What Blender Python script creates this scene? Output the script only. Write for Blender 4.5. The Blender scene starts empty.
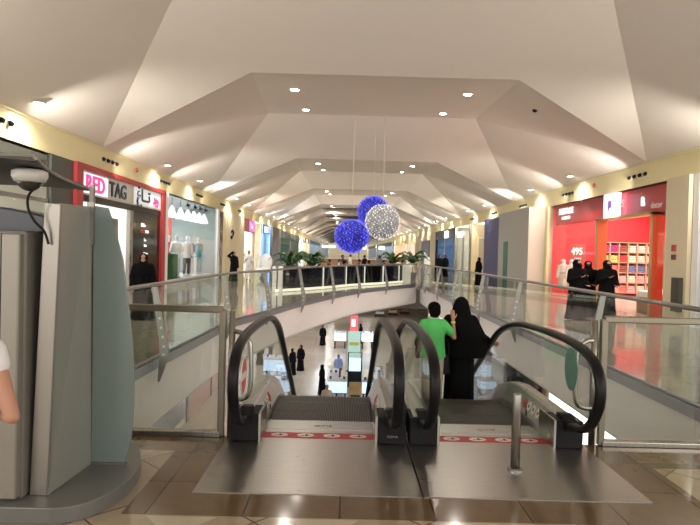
import bpy, bmesh, math, random
from mathutils import Vector, Matrix
random.seed(7)
PI = math.pi
SC = bpy.context.scene
C = SC.collection

# ------------------------------------------------------------------ materials
MATS = {}
def M(name, col, rough=.5, metal=0., emit=None, es=0., spec=.5, var=0., scale=6., bump=0., alpha=None, coat=0.):
    if name in MATS: return MATS[name]
    m = bpy.data.materials.new(name); m.use_nodes = True
    nt = m.node_tree; b = nt.nodes['Principled BSDF']
    c = (*col, 1)
    b.inputs['Base Color'].default_value = c
    b.inputs['Roughness'].default_value = rough
    b.inputs['Metallic'].default_value = metal
    b.inputs['Specular IOR Level'].default_value = spec
    b.inputs['Coat Weight'].default_value = coat
    if var or bump:
        tc = nt.nodes.new('ShaderNodeTexCoord')
        n = nt.nodes.new('ShaderNodeTexNoise'); n.inputs['Scale'].default_value = scale; n.inputs['Detail'].default_value = 4
        nt.links.new(tc.outputs['Object'], n.inputs['Vector'])
    if var:
        mx = nt.nodes.new('ShaderNodeMix'); mx.data_type = 'RGBA'
        mx.inputs[6].default_value = tuple(max(0, v*(1-var)) for v in col)+(1,)
        mx.inputs[7].default_value = tuple(min(1, v*(1+var)) for v in col)+(1,)
        nt.links.new(n.outputs['Fac'], mx.inputs[0]); nt.links.new(mx.outputs[2], b.inputs['Base Color'])
    if bump:
        bp = nt.nodes.new('ShaderNodeBump'); bp.inputs['Strength'].default_value = bump; bp.inputs['Distance'].default_value = .01
        nt.links.new(n.outputs['Fac'], bp.inputs['Height']); nt.links.new(bp.outputs['Normal'], b.inputs['Normal'])
    if emit:
        b.inputs['Emission Color'].default_value = (*emit, 1); b.inputs['Emission Strength'].default_value = es
    MATS[name] = m
    return m
def glass_mat(name, tint, refl=.9, opac=0., oc=(.5,.6,.58)):
    """clear pane: fresnel mix of see-through and mirror, optional frosted share"""
    m = bpy.data.materials.new(name); m.use_nodes = True
    nt = m.node_tree; nt.nodes.clear()
    o = nt.nodes.new('ShaderNodeOutputMaterial'); t = nt.nodes.new('ShaderNodeBsdfTransparent')
    t.inputs['Color'].default_value = (*tint, 1)
    g = nt.nodes.new('ShaderNodeBsdfGlossy'); g.inputs['Roughness'].default_value = .02
    g.inputs['Color'].default_value = (refl, refl, refl, 1)
    lw = nt.nodes.new('ShaderNodeLayerWeight'); lw.inputs['Blend'].default_value = .5
    pw = nt.nodes.new('ShaderNodeMath'); pw.operation = 'POWER'; pw.inputs[1].default_value = 4.
    ma = nt.nodes.new('ShaderNodeMath'); ma.operation = 'MULTIPLY_ADD'; ma.inputs[1].default_value = .42; ma.inputs[2].default_value = .035
    nt.links.new(lw.outputs['Facing'], pw.inputs[0]); nt.links.new(pw.outputs[0], ma.inputs[0]); f = ma
    mx = nt.nodes.new('ShaderNodeMixShader')
    nt.links.new(f.outputs[0], mx.inputs[0]); nt.links.new(t.outputs[0], mx.inputs[1]); nt.links.new(g.outputs[0], mx.inputs[2])
    last = mx
    if opac:
        d = nt.nodes.new('ShaderNodeBsdfPrincipled'); d.inputs['Base Color'].default_value = (*oc, 1); d.inputs['Roughness'].default_value = .25
        m2 = nt.nodes.new('ShaderNodeMixShader'); m2.inputs[0].default_value = opac
        nt.links.new(mx.outputs[0], m2.inputs[1]); nt.links.new(d.outputs[0], m2.inputs[2]); last = m2
    nt.links.new(last.outputs[0], o.inputs['Surface'])
    MATS[name] = m
    return m
def tile_mat(name, c1, c2, mortar, size, rot, rough, ratio=1., ms=.006):
    m = bpy.data.materials.new(name); m.use_nodes = True
    nt = m.node_tree; b = nt.nodes['Principled BSDF']
    tc = nt.nodes.new('ShaderNodeTexCoord'); mp = nt.nodes.new('ShaderNodeMapping')
    mp.inputs['Rotation'].default_value = (0, 0, rot)
    br = nt.nodes.new('ShaderNodeTexBrick'); br.offset = 0.0
    br.inputs['Scale'].default_value = 1.; br.inputs['Brick Width'].default_value = size*ratio; br.inputs['Row Height'].default_value = size
    br.inputs['Mortar Size'].default_value = ms; br.inputs['Color1'].default_value = (*c1, 1); br.inputs['Color2'].default_value = (*c2, 1)
    br.inputs['Mortar'].default_value = (*mortar, 1); br.inputs['Mortar Smooth'].default_value = .1
    n = nt.nodes.new('ShaderNodeTexNoise'); n.inputs['Scale'].default_value = 9; n.inputs['Detail'].default_value = 6
    mx = nt.nodes.new('ShaderNodeMix'); mx.data_type = 'RGBA'; mx.blend_type = 'MULTIPLY'; mx.inputs[0].default_value = .35
    cr = nt.nodes.new('ShaderNodeValToRGB'); cr.color_ramp.elements[0].position = .3; cr.color_ramp.elements[0].color = (.6,.6,.6,1); cr.color_ramp.elements[1].position = .7
    L = nt.links.new
    L(tc.outputs['Object'], mp.inputs['Vector']); L(mp.outputs['Vector'], br.inputs['Vector']); L(tc.outputs['Object'], n.inputs['Vector'])
    L(n.outputs['Fac'], cr.inputs[0]); L(br.outputs['Color'], mx.inputs[6]); L(cr.outputs['Color'], mx.inputs[7]); L(mx.outputs[2], b.inputs['Base Color'])
    b.inputs['Roughness'].default_value = rough; b.inputs['Specular IOR Level'].default_value = .6
    MATS[name] = m
    return m
def brushed(name, col, rough, axis=(1, 60, 1), dirt=.25):
    m = bpy.data.materials.new(name); m.use_nodes = True
    nt = m.node_tree; b = nt.nodes['Principled BSDF']; L = nt.links.new
    b.inputs['Metallic'].default_value = 1.; b.inputs['Roughness'].default_value = rough
    tc = nt.nodes.new('ShaderNodeTexCoord'); mp = nt.nodes.new('ShaderNodeMapping'); mp.inputs['Scale'].default_value = axis
    n = nt.nodes.new('ShaderNodeTexNoise'); n.inputs['Scale'].default_value = 4; n.inputs['Detail'].default_value = 8
    L(tc.outputs['Object'], mp.inputs['Vector']); L(mp.outputs['Vector'], n.inputs['Vector'])
    mx = nt.nodes.new('ShaderNodeMix'); mx.data_type = 'RGBA'
    mx.inputs[6].default_value = tuple(v*(1-dirt) for v in col)+(1,); mx.inputs[7].default_value = tuple(min(1, v*(1+dirt*.4)) for v in col)+(1,)
    L(n.outputs['Fac'], mx.inputs[0]); L(mx.outputs[2], b.inputs['Base Color'])
    mr = nt.nodes.new('ShaderNodeMapRange'); mr.inputs[3].default_value = rough*.7; mr.inputs[4].default_value = rough*1.4
    L(n.outputs['Fac'], mr.inputs[0]); L(mr.outputs[0], b.inputs['Roughness'])
    MATS[name] = m
    return m

white_paint = M('ceiling_plaster', (.74,.68,.62), .9, var=.02, scale=1.5, spec=.2)
cream = M('cornice_cream', (.80,.72,.42), .6, var=.03)
fascia_m = M('fascia_plaster', (.82,.78,.77), .6, var=.03, scale=1.)
wall_m = M('gallery_wall_paint', (.70,.62,.44), .7, var=.03)
grey_panel = M('grey_cladding', (.42,.42,.40), .5, var=.05)
beige_floor = tile_mat('beige_floor_tile', (.42,.34,.235), (.36,.29,.20), (.10,.075,.05), .75, PI/4, .10)
brown_floor = tile_mat('brown_floor_tile', (.17,.115,.065), (.13,.088,.05), (.03,.02,.012), .62, 0., .10, 1.0)
far_floor = tile_mat('pale_polished_floor_tile', (.40,.36,.29), (.34,.30,.24), (.16,.13,.1), .8, 0., .07)
low_floor = tile_mat('lower_polished_floor_tile', (.50,.44,.34), (.45,.39,.30), (.3,.26,.2), 1.2, 0., .2)
steel = brushed('brushed_steel', (.40,.385,.35), .28, (60, 1, 1))
plate_steel = brushed('landing_plate_steel', (.50,.48,.45), .30, (1.2, 14, 1), .3)
step_metal = M('step_aluminium', (.16,.155,.14), .5, .7, var=.2, scale=20)
step_dark = M('step_groove_dark', (.03,.03,.028), .7, .3)
rail_grey = M('railing_grey_metal', (.30,.29,.27), .38, .8, var=.06)
tube_steel = M('barrier_bronze_steel', (.24,.22,.17), .35, .8, var=.05)
band_grey = M('slab_band_metal', (.30,.30,.31), .35, .7)
rubber = M('black_rubber', (.006,.006,.007), .38, spec=.22)
black_plastic = M('black_plastic', (.006,.006,.008), .5, spec=.25)
deck_metal = M('deck_metal', (.50,.50,.48), .34, .85, var=.1, scale=12)
red_tape = M('red_tape', (.50,.035,.04), .5, var=.1)
white_sticker = M('white_sticker', (.75,.72,.68), .5)
red_sticker = M('red_sticker', (.55,.10,.10), .5)
green_sticker = M('green_sticker', (.10,.22,.17), .45)
atm_grey = M('grey_green_panel', (.30,.31,.28), .42, .25, var=.05, scale=3)
atm_light = M('light_grey_panel', (.27,.255,.215), .4, .3, var=.05)
atm_dark = M('bank_machine_body', (.20,.19,.165), .5, .2, var=.08)
atm_base = M('platform_grey', (.17,.175,.165), .4, .2, var=.08)
navy_panel = M('navy_panel', (.05,.055,.075), .35)
screen_blue = M('screen_glow', (.05,.2,.3), .2, emit=(.15,.6,.9), es=.8)
clear_glass = glass_mat('balustrade_glass', (.93,.96,.94), .7)
shop_glass = glass_mat('shop_window_glass', (.95,.98,.97), .4)
fin_glass = glass_mat('frosted_fin_glass', (.5,.62,.6), .7, .72, (.27,.34,.325))
dark_glass = glass_mat('smoked_glass', (.25,.27,.25), .8)
black_gloss = M('black_gloss_panel', (.012,.011,.010), .10, spec=.25)
red_paint = M('red_shop_paint', (.80,.045,.055), .45, var=.04)
red_frame = M('dark_red_frame', (.42,.03,.035), .35, var=.05)
white_shop = M('white_shop_paint', (.85,.86,.86), .5)
lamp_glow = M('lamp_glow', (1,1,1), .5, emit=(1,.93,.82), es=28)
lamp_ring = M('lamp_ring', (.75,.73,.70), .4)
strip_glow = M('strip_glow', (1,1,1), .5, emit=(1,.98,.94), es=5)
warm_strip = M('warm_strip_glow', (1,1,1), .5, emit=(1,.92,.65), es=.55)
counter_glow = M('counter_glow', (1,1,1), .5, emit=(.40,.66,1.), es=.75)
soft_panel = M('lit_shop_ceiling', (.9,.9,.9), .5, emit=(1,.97,.92), es=.8)
abaya = M('black_cloth', (.004,.004,.005), .9, spec=.12, bump=.2, scale=40)
abaya_sheen = M('black_satin_cloth', (.012,.012,.014), .6, spec=.3, bump=.2, scale=30)
skin = M('skin', (.42,.22,.14), .5, var=.05, scale=15)
skin_dark = M('skin_tanned', (.28,.13,.075), .5, var=.05, scale=15)
hair = M('black_hair', (.004,.003,.003), .9, spec=.1, bump=.2, scale=60)
green_shirt = M('green_cotton', (.10,.55,.14), .8, bump=.2, scale=30, var=.06)
white_cloth = M('white_cotton', (.72,.72,.72), .8, bump=.2, scale=30)
beige_cloth = M('beige_cloth', (.45,.38,.30), .8, bump=.2, scale=30)
grey_cloth = M('grey_cloth', (.16,.16,.17), .8, bump=.2, scale=30)
blue_cloth = M('blue_cloth', (.07,.10,.25), .8, bump=.2, scale=30)
navy_cloth = M('navy_cloth', (.03,.04,.09), .8, bump=.2, scale=30)
red_cloth = M('red_cloth', (.45,.04,.05), .8, bump=.2, scale=30)
yellow_band = M('yellow_band', (.8,.7,.1), .5)
wood = M('warm_wood', (.28,.15,.07), .4, var=.2, scale=10)
brass = M('brass_frame', (.55,.38,.16), .3, .8)
leaf = M('leaf_green', (.03,.09,.025), .55, var=.4, scale=10)
hedge = M('boxwood_green', (.03,.13,.03), .8, var=.6, scale=40, bump=.8)
pot = M('clay_grey_pot', (.2,.19,.17), .6)
eye_m = M('eye_dark', (.02,.012,.01), .2)

# ------------------------------------------------------------------ mesh helpers
def wloc(o):
    v = Vector((0, 0, 0))
    while o is not None:
        v += o.location; o = o.parent
    return v
class MB:
    def __init__(s): s.v = []; s.f = []; s.mi = []
    def add(s, vs, fs, mi=0):
        n = len(s.v); s.v += [tuple(v) for v in vs]; s.f += [tuple(i+n for i in f) for f in fs]; s.mi += [mi]*len(fs); return s
    def box(s, x0, y0, z0, x1, y1, z1, mi=0):
        v = [(x, y, z) for z in (z0, z1) for y in (y0, y1) for x in (x0, x1)]
        return s.add(v, [(0,2,3,1),(4,5,7,6),(0,1,5,4),(2,6,7,3),(0,4,6,2),(1,3,7,5)], mi)
    def obox(s, c, sz, rz=0, rx=0, ry=0, mi=0):
        m = Matrix.Rotation(rz,4,'Z') @ Matrix.Rotation(ry,4,'Y') @ Matrix.Rotation(rx,4,'X')
        v = [Vector(c) + m @ Vector((x*sz[0]/2, y*sz[1]/2, z*sz[2]/2)) for z in (-1,1) for y in (-1,1) for x in (-1,1)]
        return s.add(v, [(0,2,3,1),(4,5,7,6),(0,1,5,4),(2,6,7,3),(0,4,6,2),(1,3,7,5)], mi)
    def tube(s, pts, r, n=12, cap=True, mi=0, flat=1., closed=False):
        pts = [Vector(p) for p in pts]; k = len(pts)
        rs = r if isinstance(r, (list, tuple)) else [r]*k
        base = len(s.v); up = None
        for i, p in enumerate(pts):
            if closed: t = (pts[(i+1) % k]-pts[i-1])
            else: t = (pts[min(i+1, k-1)]-pts[max(i-1, 0)])
            t.normalize()
            if up is None:
                up = Vector((0,0,1)) if abs(t.z) < .9 else Vector((1,0,0))
            up = (up - t*up.dot(t))
            if up.length < 1e-5: up = Vector((1,0,0)) - t*t.x
            up.normalize(); sd = t.cross(up)
            for j in range(n):
                a = 2*PI*j/n
                s.v.append(tuple(p + sd*math.cos(a)*rs[i] + up*math.sin(a)*rs[i]*flat))
        m = k if closed else k-1
        for i in range(m):
            for j in range(n):
                a = base+i*n+j; b = base+i*n+(j+1) % n; i2 = (i+1) % k
                s.f.append((a, b, base+i2*n+(j+1) % n, base+i2*n+j)); s.mi.append(mi)
        if cap and not closed:
            s.f.append(tuple(base+j for j in range(n))[::-1]); s.mi.append(mi)
            s.f.append(tuple(base+(k-1)*n+j for j in range(n))); s.mi.append(mi)
        return s
    def cyl(s, p0, p1, r0, r1=None, n=20, mi=0):
        return s.tube([p0, p1], [r0, r0 if r1 is None else r1], n, mi=mi)
    def lathe(s, prof, c=(0,0,0), n=24, mi=0, sx=1., sy=1., fold=0., nf=9):
        """prof: (r, z) or (rx, ry, z, cx, cy)"""
        base = len(s.v); k = len(prof)
        for i, p in enumerate(prof):
            if len(p) == 2: rx = ry = p[0]; z = p[1]; cx = cy = 0
            else: rx, ry, z, cx, cy = p
            for j in range(n):
                a = 2*PI*j/n
                w = 1 + fold*(math.sin(a*nf+1.3)+.5*math.sin(a*(nf*2-3)))*(1-i/max(1,k-1))
                s.v.append((c[0]+cx+rx*sx*math.cos(a)*w, c[1]+cy+ry*sy*math.sin(a)*w, c[2]+z))
        for i in range(k-1):
            for j in range(n):
                a = base+i*n+j; b = base+i*n+(j+1) % n
                s.f.append((a, b, b+n, a+n)); s.mi.append(mi)
        s.f.append(tuple(base+j for j in range(n))[::-1]); s.mi.append(mi)
        s.f.append(tuple(base+(k-1)*n+j for j in range(n))); s.mi.append(mi)
        return s
    def ball(s, c, r, n=12, m=8, mi=0, rot=None):
        r = r if isinstance(r, (tuple, list)) else (r, r, r)
        base = len(s.v); mt = rot or Matrix.Identity(4)
        P = [Vector((0,0,-1))]+[Vector((math.sin(PI*i/m)*math.cos(2*PI*j/n), math.sin(PI*i/m)*math.sin(2*PI*j/n), -math.cos(PI*i/m))) for i in range(1, m) for j in range(n)]+[Vector((0,0,1))]
        for p in P: s.v.append(tuple(Vector(c) + mt @ Vector((p.x*r[0], p.y*r[1], p.z*r[2]))))
        for j in range(n): s.f.append((base, base+1+(j+1) % n, base+1+j)); s.mi.append(mi)
        for i in range(m-2):
            for j in range(n):
                a = base+1+i*n+j; b = base+1+i*n+(j+1) % n
                s.f.append((a, b, b+n, a+n)); s.mi.append(mi)
        t = base+1+(m-1)*n; q = base+1+(m-2)*n
        for j in range(n): s.f.append((q+j, q+(j+1) % n, t)); s.mi.append(mi)
        return s
    def prism(s, pts, d, mi=0):
        """closed outline (3-D points in a plane) extruded by vector d"""
        k = len(pts); base = len(s.v); d = Vector(d)
        s.v += [tuple(p) for p in pts] + [tuple(Vector(p)+d) for p in pts]
        s.f.append(tuple(base+i for i in range(k))[::-1]); s.f.append(tuple(base+k+i for i in range(k))); s.mi += [mi, mi]
        for i in range(k):
            j = (i+1) % k; s.f.append((base+i, base+j, base+k+j, base+k+i)); s.mi.append(mi)
        return s
    def build(s, name, mat=None, parent=None, smooth=False, bevel=0., local=False, fix=True):
        me = bpy.data.meshes.new(name)
        off = Vector((0,0,0)) if (parent is None or local) else wloc(parent)
        me.from_pydata([tuple(Vector(v)-off) for v in s.v], [], s.f)
        mats = mat if isinstance(mat, (list, tuple)) else [mat]
        for m in mats: me.materials.append(m)
        if len(mats) > 1:
            for p, i in zip(me.polygons, s.mi): p.material_index = i
        bm = bmesh.new(); bm.from_mesh(me)
        if fix: bmesh.ops.recalc_face_normals(bm, faces=bm.faces)
        ng = [f for f in bm.faces if len(f.verts) > 4]
        if ng: bmesh.ops.triangulate(bm, faces=ng)
        bm.to_mesh(me); bm.free()
        if smooth:
            for p in me.polygons: p.use_smooth = True
        o = bpy.data.objects.new(name, me); C.objects.link(o); o.parent = parent
        if smooth == 'auto':
            for p in me.polygons: p.use_smooth = True
            for e in me.edges: pass
        if bevel:
            b = o.modifiers.new('bevel', 'BEVEL'); b.width = bevel; b.segments = 2; b.limit_method = 'ANGLE'
        return o
def blob(name, prims, voxel, mat, parent=None, sm=4):
    """union of capsules / ellipsoids / loft rings as one continuous surface"""
    m = MB()
    for p in prims:
        if p[0] == 'c':
            _, a, b, ra, rb = p
            m.cyl(a, b, ra, rb, 14); m.ball(a, ra, 14, 8); m.ball(b, rb, 14, 8)
        elif p[0] == 'e': m.ball(p[1], p[2], 20, 12, rot=p[3] if len(p) > 3 else None)
        elif p[0] == 'l': m.lathe(p[1], n=48, fold=p[2] if len(p) > 2 else 0., nf=p[3] if len(p) > 3 else 9)
        elif p[0] == 't': m.tube(p[1], p[2], 12)
        elif p[0] == 'b': m.obox(*p[1:])
    o = m.build(name, mat, None)
    r = o.modifiers.new('r', 'REMESH'); r.mode = 'VOXEL'; r.voxel_size = voxel; r.use_smooth_shade = True
    if sm:
        s = o.modifiers.new('s', 'SMOOTH'); s.iterations = sm; s.factor = .5
    dg = bpy.context.evaluated_depsgraph_get()
    me = bpy.data.meshes.new_from_object(o.evaluated_get(dg))
    o.modifiers.clear(); old = o.data; o.data = me; bpy.data.meshes.remove(old)
    me.name = name
    for p in me.polygons: p.use_smooth = True
    if not me.materials: me.materials.append(mat)
    if parent: me.transform(Matrix.Translation(-wloc(parent)))
    o.parent = parent
    return o
def tag(o, label=None, cat=None, group=None, kind=None):
    if label: o['label'] = label
    if cat: o['category'] = cat
    if group: o['group'] = group
    if kind: o['kind'] = kind
    return o
def empty(name, loc=(0,0,0), rz=0., label=None, cat=None, group=None):
    o = bpy.data.objects.new(name, None); C.objects.link(o); o.location = loc; o.rotation_euler = (0,0,rz)
    o.empty_display_size = .1
    return tag(o, label, cat, group)
def struct(o): o['kind'] = 'structure'; return o
KIDS = {}
def copy_tree(o, parent=None, loc=None, rz=None, label=None, group=None, scale=None):
    c = o.copy(); C.objects.link(c); c.parent = parent
    if loc is not None: c.location = loc
    if rz is not None: c.rotation_euler = (0,0,rz)
    if label: c['label'] = label
    if group: c['group'] = group
    if scale: c.scale = (scale,)*3 if not isinstance(scale, tuple) else scale
    for ch in list(o.children): copy_tree(ch, c)
    return c
ARF = None
def text(name, s, size, mat, parent, loc, side, ext=.01, sx=1., bold=0.):
    """side: 'L' reads along +y facing +x; 'R' reads along -y facing -x; 'F' faces -y; 'U' lies flat facing up"""
    cu = bpy.data.curves.new(name, 'FONT'); cu.body = s; cu.size = size; cu.extrude = ext; cu.offset = bold; cu.resolution_u = 3
    t = bpy.data.objects.new(name, cu); C.objects.link(t)
    bpy.context.view_layer.update()
    dg = bpy.context.evaluated_depsgraph_get()
    me = bpy.data.meshes.new_from_object(t.evaluated_get(dg))
    bpy.data.objects.remove(t)
    mt = {'L': Matrix(((0,0,1,0),(1,0,0,0),(0,1,0,0),(0,0,0,1))),
          'R': Matrix(((0,0,-1,0),(-1,0,0,0),(0,1,0,0),(0,0,0,1))),
          'F': Matrix(((1,0,0,0),(0,0,-1,0),(0,1,0,0),(0,0,0,1))),
          'U': Matrix.Identity(4),
          'V': Matrix(((0,-1,0,0),(0,0,-1,0),(1,0,0,0),(0,0,0,1)))}[side]
    me.transform(mt @ Matrix.Diagonal((sx,1,1,1)))
    o = bpy.data.objects.new(name, me); C.objects.link(o); me.materials.clear(); me.materials.append(mat)
    o.parent = parent; o.location = Vector(loc) - (wloc(parent) if parent else Vector((0,0,0)))
    return o
def strip_verts(path, zs):
    v = [(x, y, z) for z in zs for (x, y) in path]; n = len(path)
    f = [(k*n+i, k*n+i+1, (k+1)*n+i+1, (k+1)*n+i) for k in range(len(zs)-1) for i in range(n-1)]
    return v, f
def smooth_path(pts, sub=6):
    out = []
    P = [Vector(p) for p in pts]
    for i in range(len(P)-1):
        p0 = P[max(i-1, 0)]; p1 = P[i]; p2 = P[i+1]; p3 = P[min(i+2, len(P)-1)]
        for j in range(sub):
            t = j/sub
            out.append(.5*((2*p1)+(p2-p0)*t+(2*p0-5*p1+4*p2-p3)*t*t+(3*p1-p0-3*p2+p3)*t**3))
    out.append(P[-1]); return out

# ------------------------------------------------------------------ camera
cam = bpy.data.objects.new('camera', bpy.data.cameras.new('camera')); C.objects.link(cam)
cam.data.sensor_width = 36; cam.data.lens = 600/700*36; cam.data.clip_end = 500; cam.data.clip_start = .05
cam.location = (0, 0, 1.7)
cam.rotation_euler = (Matrix.Rotation(math.radians(-.37),3,'Z') @ Matrix.Rotation(math.radians(89.),3,'X') @ Matrix.Rotation(math.radians(1.5),3,'Z')).to_euler()
SC.camera = cam

XL, XR = -7.4, 9.0        # shop fronts
YN, YE = -6., 250.
NEAR = 5.43
edgeL = [(-2.88,NEAR),(-2.87,8.),(-2.76,11.2),(-2.64,13.9),(-2.26,15.7),(-1.53,19.4),(-.58,22.9),(.47,26.2),(1.87,29.1),(3.9,33.)]
edgeL = [tuple(v) for v in smooth_path(edgeL, 4)]
edgeR = [(4.1,NEAR),(4.1,33.)]
LOW = -6.0
# ------------------------------------------------------------------ upper floor
m = MB()
PX0, PX1, PY0 = -1.03, 2.19, 4.15
def rect(x0, y0, x1, y1, mi, z=0.):
    m.add([(x0,y0,z),(x1,y0,z),(x1,y1,z),(x0,y1,z)], [(0,1,2,3)], mi)
B = .36
rect(XL, YN, XR, PY0-B, 0)
rect(XL, PY0-B, PX0-B, 5.0, 0); rect(PX1+B, PY0-B, XR, 4.85, 0)
rect(PX0-B, PY0-B, PX1+B, PY0, 1)
rect(PX0-B, PY0, PX0, NEAR, 1); rect(PX1, PY0, PX1+B, NEAR, 1)
rect(XL, 5.0, PX0-B, NEAR, 1); rect(PX1+B, 4.85, XR, NEAR, 1)
rect(PX0, PY0, PX1, NEAR, 0, -.03)
for (x0, y0), (x1, y1) in zip(edgeL[:-1], edgeL[1:]):
    m.add([(XL,y0,0),(x0,y0,0),(x1,y1,0),(XL,y1,0)], [(0,1,2,3)], 2)
n = 8
for i in range(n):
    y0 = NEAR+(33-NEAR)*i/n; y1 = NEAR+(33-NEAR)*(i+1)/n
    rect(4.1, y0, XR, y1, 2)
xe = edgeL[-1][0]
rect(XL, 33, XR, YE, 2)
fl = struct(m.build('floor', [beige_floor, brown_floor, far_floor], fix=False))
# triangular pale inlays in the foreground tiling
m = MB()
for x in (-1.0, -.1, .8, 1.7, 2.6):
    m.prism([(x-.22,PY0-B-.02,.0),(x+.22,PY0-B-.02,.0),(x,PY0-B-.3,.0)], (0,0,.0015))
tag(struct(m.build('floor_inlay', M('pale_inlay_tile', (.50,.44,.33), .12, var=.05))))
m = MB(); m.prism([(2.95,4.85,0),(4.6,4.85,0),(4.6,4.0,0),(3.6,4.0,0)], (0,0,.0015))
m.prism([(-1.95,5.0,0),(-1.55,5.0,0),(-1.75,4.6,0)], (0,0,.0015))
struct(m.build('floor_inlay', MATS['pale_inlay_tile']))

# slab fascias round the void
def fascia(name, path, out):
    """out(x,y) = outward (into void) direction list"""
    mm = MB(); k = len(path)
    N = []
    for i in range(k):
        a = Vector(path[max(i-1,0)]); b = Vector(path[min(i+1,k-1)]); t = (b-a).normalized(); N.append(Vector((t.y,-t.x))*out)
    prof = [(0.,0.),(0.,-.95),(-.10,-1.05),(-1.2,-1.3)]
    vs = []
    for d, z in prof:
        for p, nn in zip(path, N): vs.append((p[0]+nn.x*d, p[1]+nn.y*d, z))
    fs = [(q*k+i, q*k+i+1, (q+1)*k+i+1, (q+1)*k+i) for q in range(len(prof)-1) for i in range(k-1)]
    mm.add(vs, fs)
    return struct(mm.build(name, fascia_m, smooth=False, fix=False)), N
_, NL = fascia('trim_1', edgeL, 1)
_, NR = fascia('trim_2', edgeR, -1)
m = MB(); m.box(-2.88, NEAR-.3, -1.05, 4.1, NEAR, -.03); struct(m.build('trim_3', fascia_m))
def band(name, path, N):
    mm = MB(); k = len(path); vs = []
    for d, z in ((.0,.02),(.04,.02),(.04,-.13),(.0,-.13)):
        for p, nn in zip(path, N): vs.append((p[0]+nn.x*d, p[1]+nn.y*d, z))
    fs = [(q*k+i, q*k+i+1, ((q+1) % 4)*k+i+1, ((q+1) % 4)*k+i) for q in range(4) for i in range(k-1)]
    mm.add(vs, fs); return struct(mm.build(name, band_grey, fix=False))
band('trim_4', edgeL, NL); band('trim_5', edgeR, NR)
# soffit of upper slab (lower level ceiling)
m = MB()
for (x0, y0), (x1, y1) in zip(edgeL[:-1], edgeL[1:]):
    m.add([(-12,y0,-1.32),(x0-1.1,y0,-1.32),(x1-1.1,y1,-1.32),(-12,y1,-1.32)], [(0,1,2,3)])
m.add([(5.2,NEAR,-1.32),(13,NEAR,-1.32),(13,33,-1.32),(5.2,33,-1.32)], [(0,1,2,3)])
m.add([(-12,33,-1.32),(13,33,-1.32),(13,110,-1.32),(-12,110,-1.32)], [(0,1,2,3)])
m.add([(-12,-6,-1.32),(13,-6,-1.32),(13,NEAR-.3,-1.32),(-12,NEAR-.3,-1.32)], [(0,1,2,3)])
struct(m.build('ceiling_lower', fascia_m, fix=False))
# ------------------------------------------------------------------ lower level shell
m = MB(); m.add([(-12,-6,LOW),(13,-6,LOW),(13,110,LOW),(-12,110,LOW)], [(0,1,2,3)]); struct(m.build('floor_lower', low_floor, fix=False))
m = MB(); m.box(-12.2,-6,LOW,-12,110,-1.3); struct(m.build('wall_left_lower', wall_m))
m = MB(); m.box(13,-6,LOW,13.2,110,-1.3); struct(m.build('wall_right_lower', wall_m))
m = MB(); m.box(-12,110,LOW,13,110.2,-1.3); struct(m.build('wall_back_lower', white_shop))

# ------------------------------------------------------------------ folded ceiling
ZC = 4.64
def pt(px, s, dz, y): return Vector((.8+px*s, y*s, 1.7+dz))
rows = []
def Apt(y0, dz):
    s = dz/4.6
    return (Vector((.8*1-3.5*s, y0*s, 1.7+dz)), Vector((.8+3.5*s, y0*s, 1.7+dz)))
Ls = [3.0, 18.1] + [32.4+14.3*i for i in range(16)]
A1 = [Apt(-1.0, 4.1), Apt(15.7, 4.1)]; A2 = [Apt(10.0, 4.95), Apt(20.3, 4.95)]
for i in range(16):
    A1.append(Apt(30.+14.3*i, 4.1)); A2.append(Apt(34.6+14.3*i, 4.95))
# order along the hall: A1[0], (L0), A2[0], A1[1], L1, A2[1], A1[2], L2, A2[2] ...
m = MB()
def tri(*p): m.add(p, [tuple(range(len(p)))])
cl, cr = [], []
for side, xw in ((0, XL), (1, XR)):
    P = [Vector((xw, y, ZC)) for y in Ls]
    tri(Vector((xw,YN,ZC)), A1[0][side]+Vector((0,-8,0)), A1[0][side], P[0])
    for i in range(len(Ls)):
        tri(P[i], A1[i][side], A2[i][side])
        if i+1 < len(Ls):
            tri(P[i], A2[i][side], P[i+1]); tri(P[i+1], A2[i][side], A1[i+1][side])
for i in range(len(Ls)):
    tri(A1[i][0], A1[i][1], A2[i][1], A2[i][0])
    if i+1 < len(Ls): tri(A2[i][0], A2[i][1], A1[i+1][1], A1[i+1][0])
tri(A1[0][0]+Vector((0,-8,0)), A1[0][1]+Vector((0,-8,0)), A1[0][1], A1[0][0])
struct(m.build('ceiling', white_paint))
m = MB(); m.box(XL-6, YE, 0, XR+6, YE+.2, 7.); struct(m.build('wall_back', wall_m))

# cornices (cream bands above the shop fronts)
ZB = 3.95
m = MB(); m.box(XL-.25, YN, ZB, XL, YE, ZC); m.box(XL-.25, YN, ZC-.05, XL+.03, YE, ZC+.0); struct(m.build('trim_6', cream))
m = MB(); m.box(XR, YN, ZB, XR+.25, YE, ZC); m.box(XR-.03, YN, ZC-.05, XR+.25, YE, ZC); struct(m.build('trim_7', cream))
# ------------------------------------------------------------------ ceiling lamps
mb = MB(); mb.lathe([(.13,0.),(.15,-.005),(.15,-.025),(.12,-.03),(.11,-.01)], n=24)
lampP = empty('ceiling_downlight'); lampP['category'] = 'ceiling light'
mb.build('trim_ring', lamp_ring, lampP, smooth=True)
mb = MB(); mb.lathe([(.11,-.012),(.11,-.022),(.05,-.03)], n=20); mb.build('bulb', lamp_glow, lampP)
first = [True]
def add_lamp(loc, label, group, power, tilt=0.):
    if first[0]:
        o = lampP; first[0] = False; o.location = loc; o['label'] = label; o['group'] = group
    else: o = copy_tree(lampP, None, loc, 0, label, group)
    o.rotation_euler = (0, tilt, 0)
    ld = bpy.data.lights.new('spot', 'SPOT'); ld.energy = power; ld.spot_size = math.radians(150); ld.spot_blend = .8
    ld.color = (1,.90,.78); ld.shadow_soft_size = .1
    l = bpy.data.objects.new('downlight_lamp', ld); C.objects.link(l); l.location = Vector(loc)+Vector((0,0,-.06))
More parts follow.
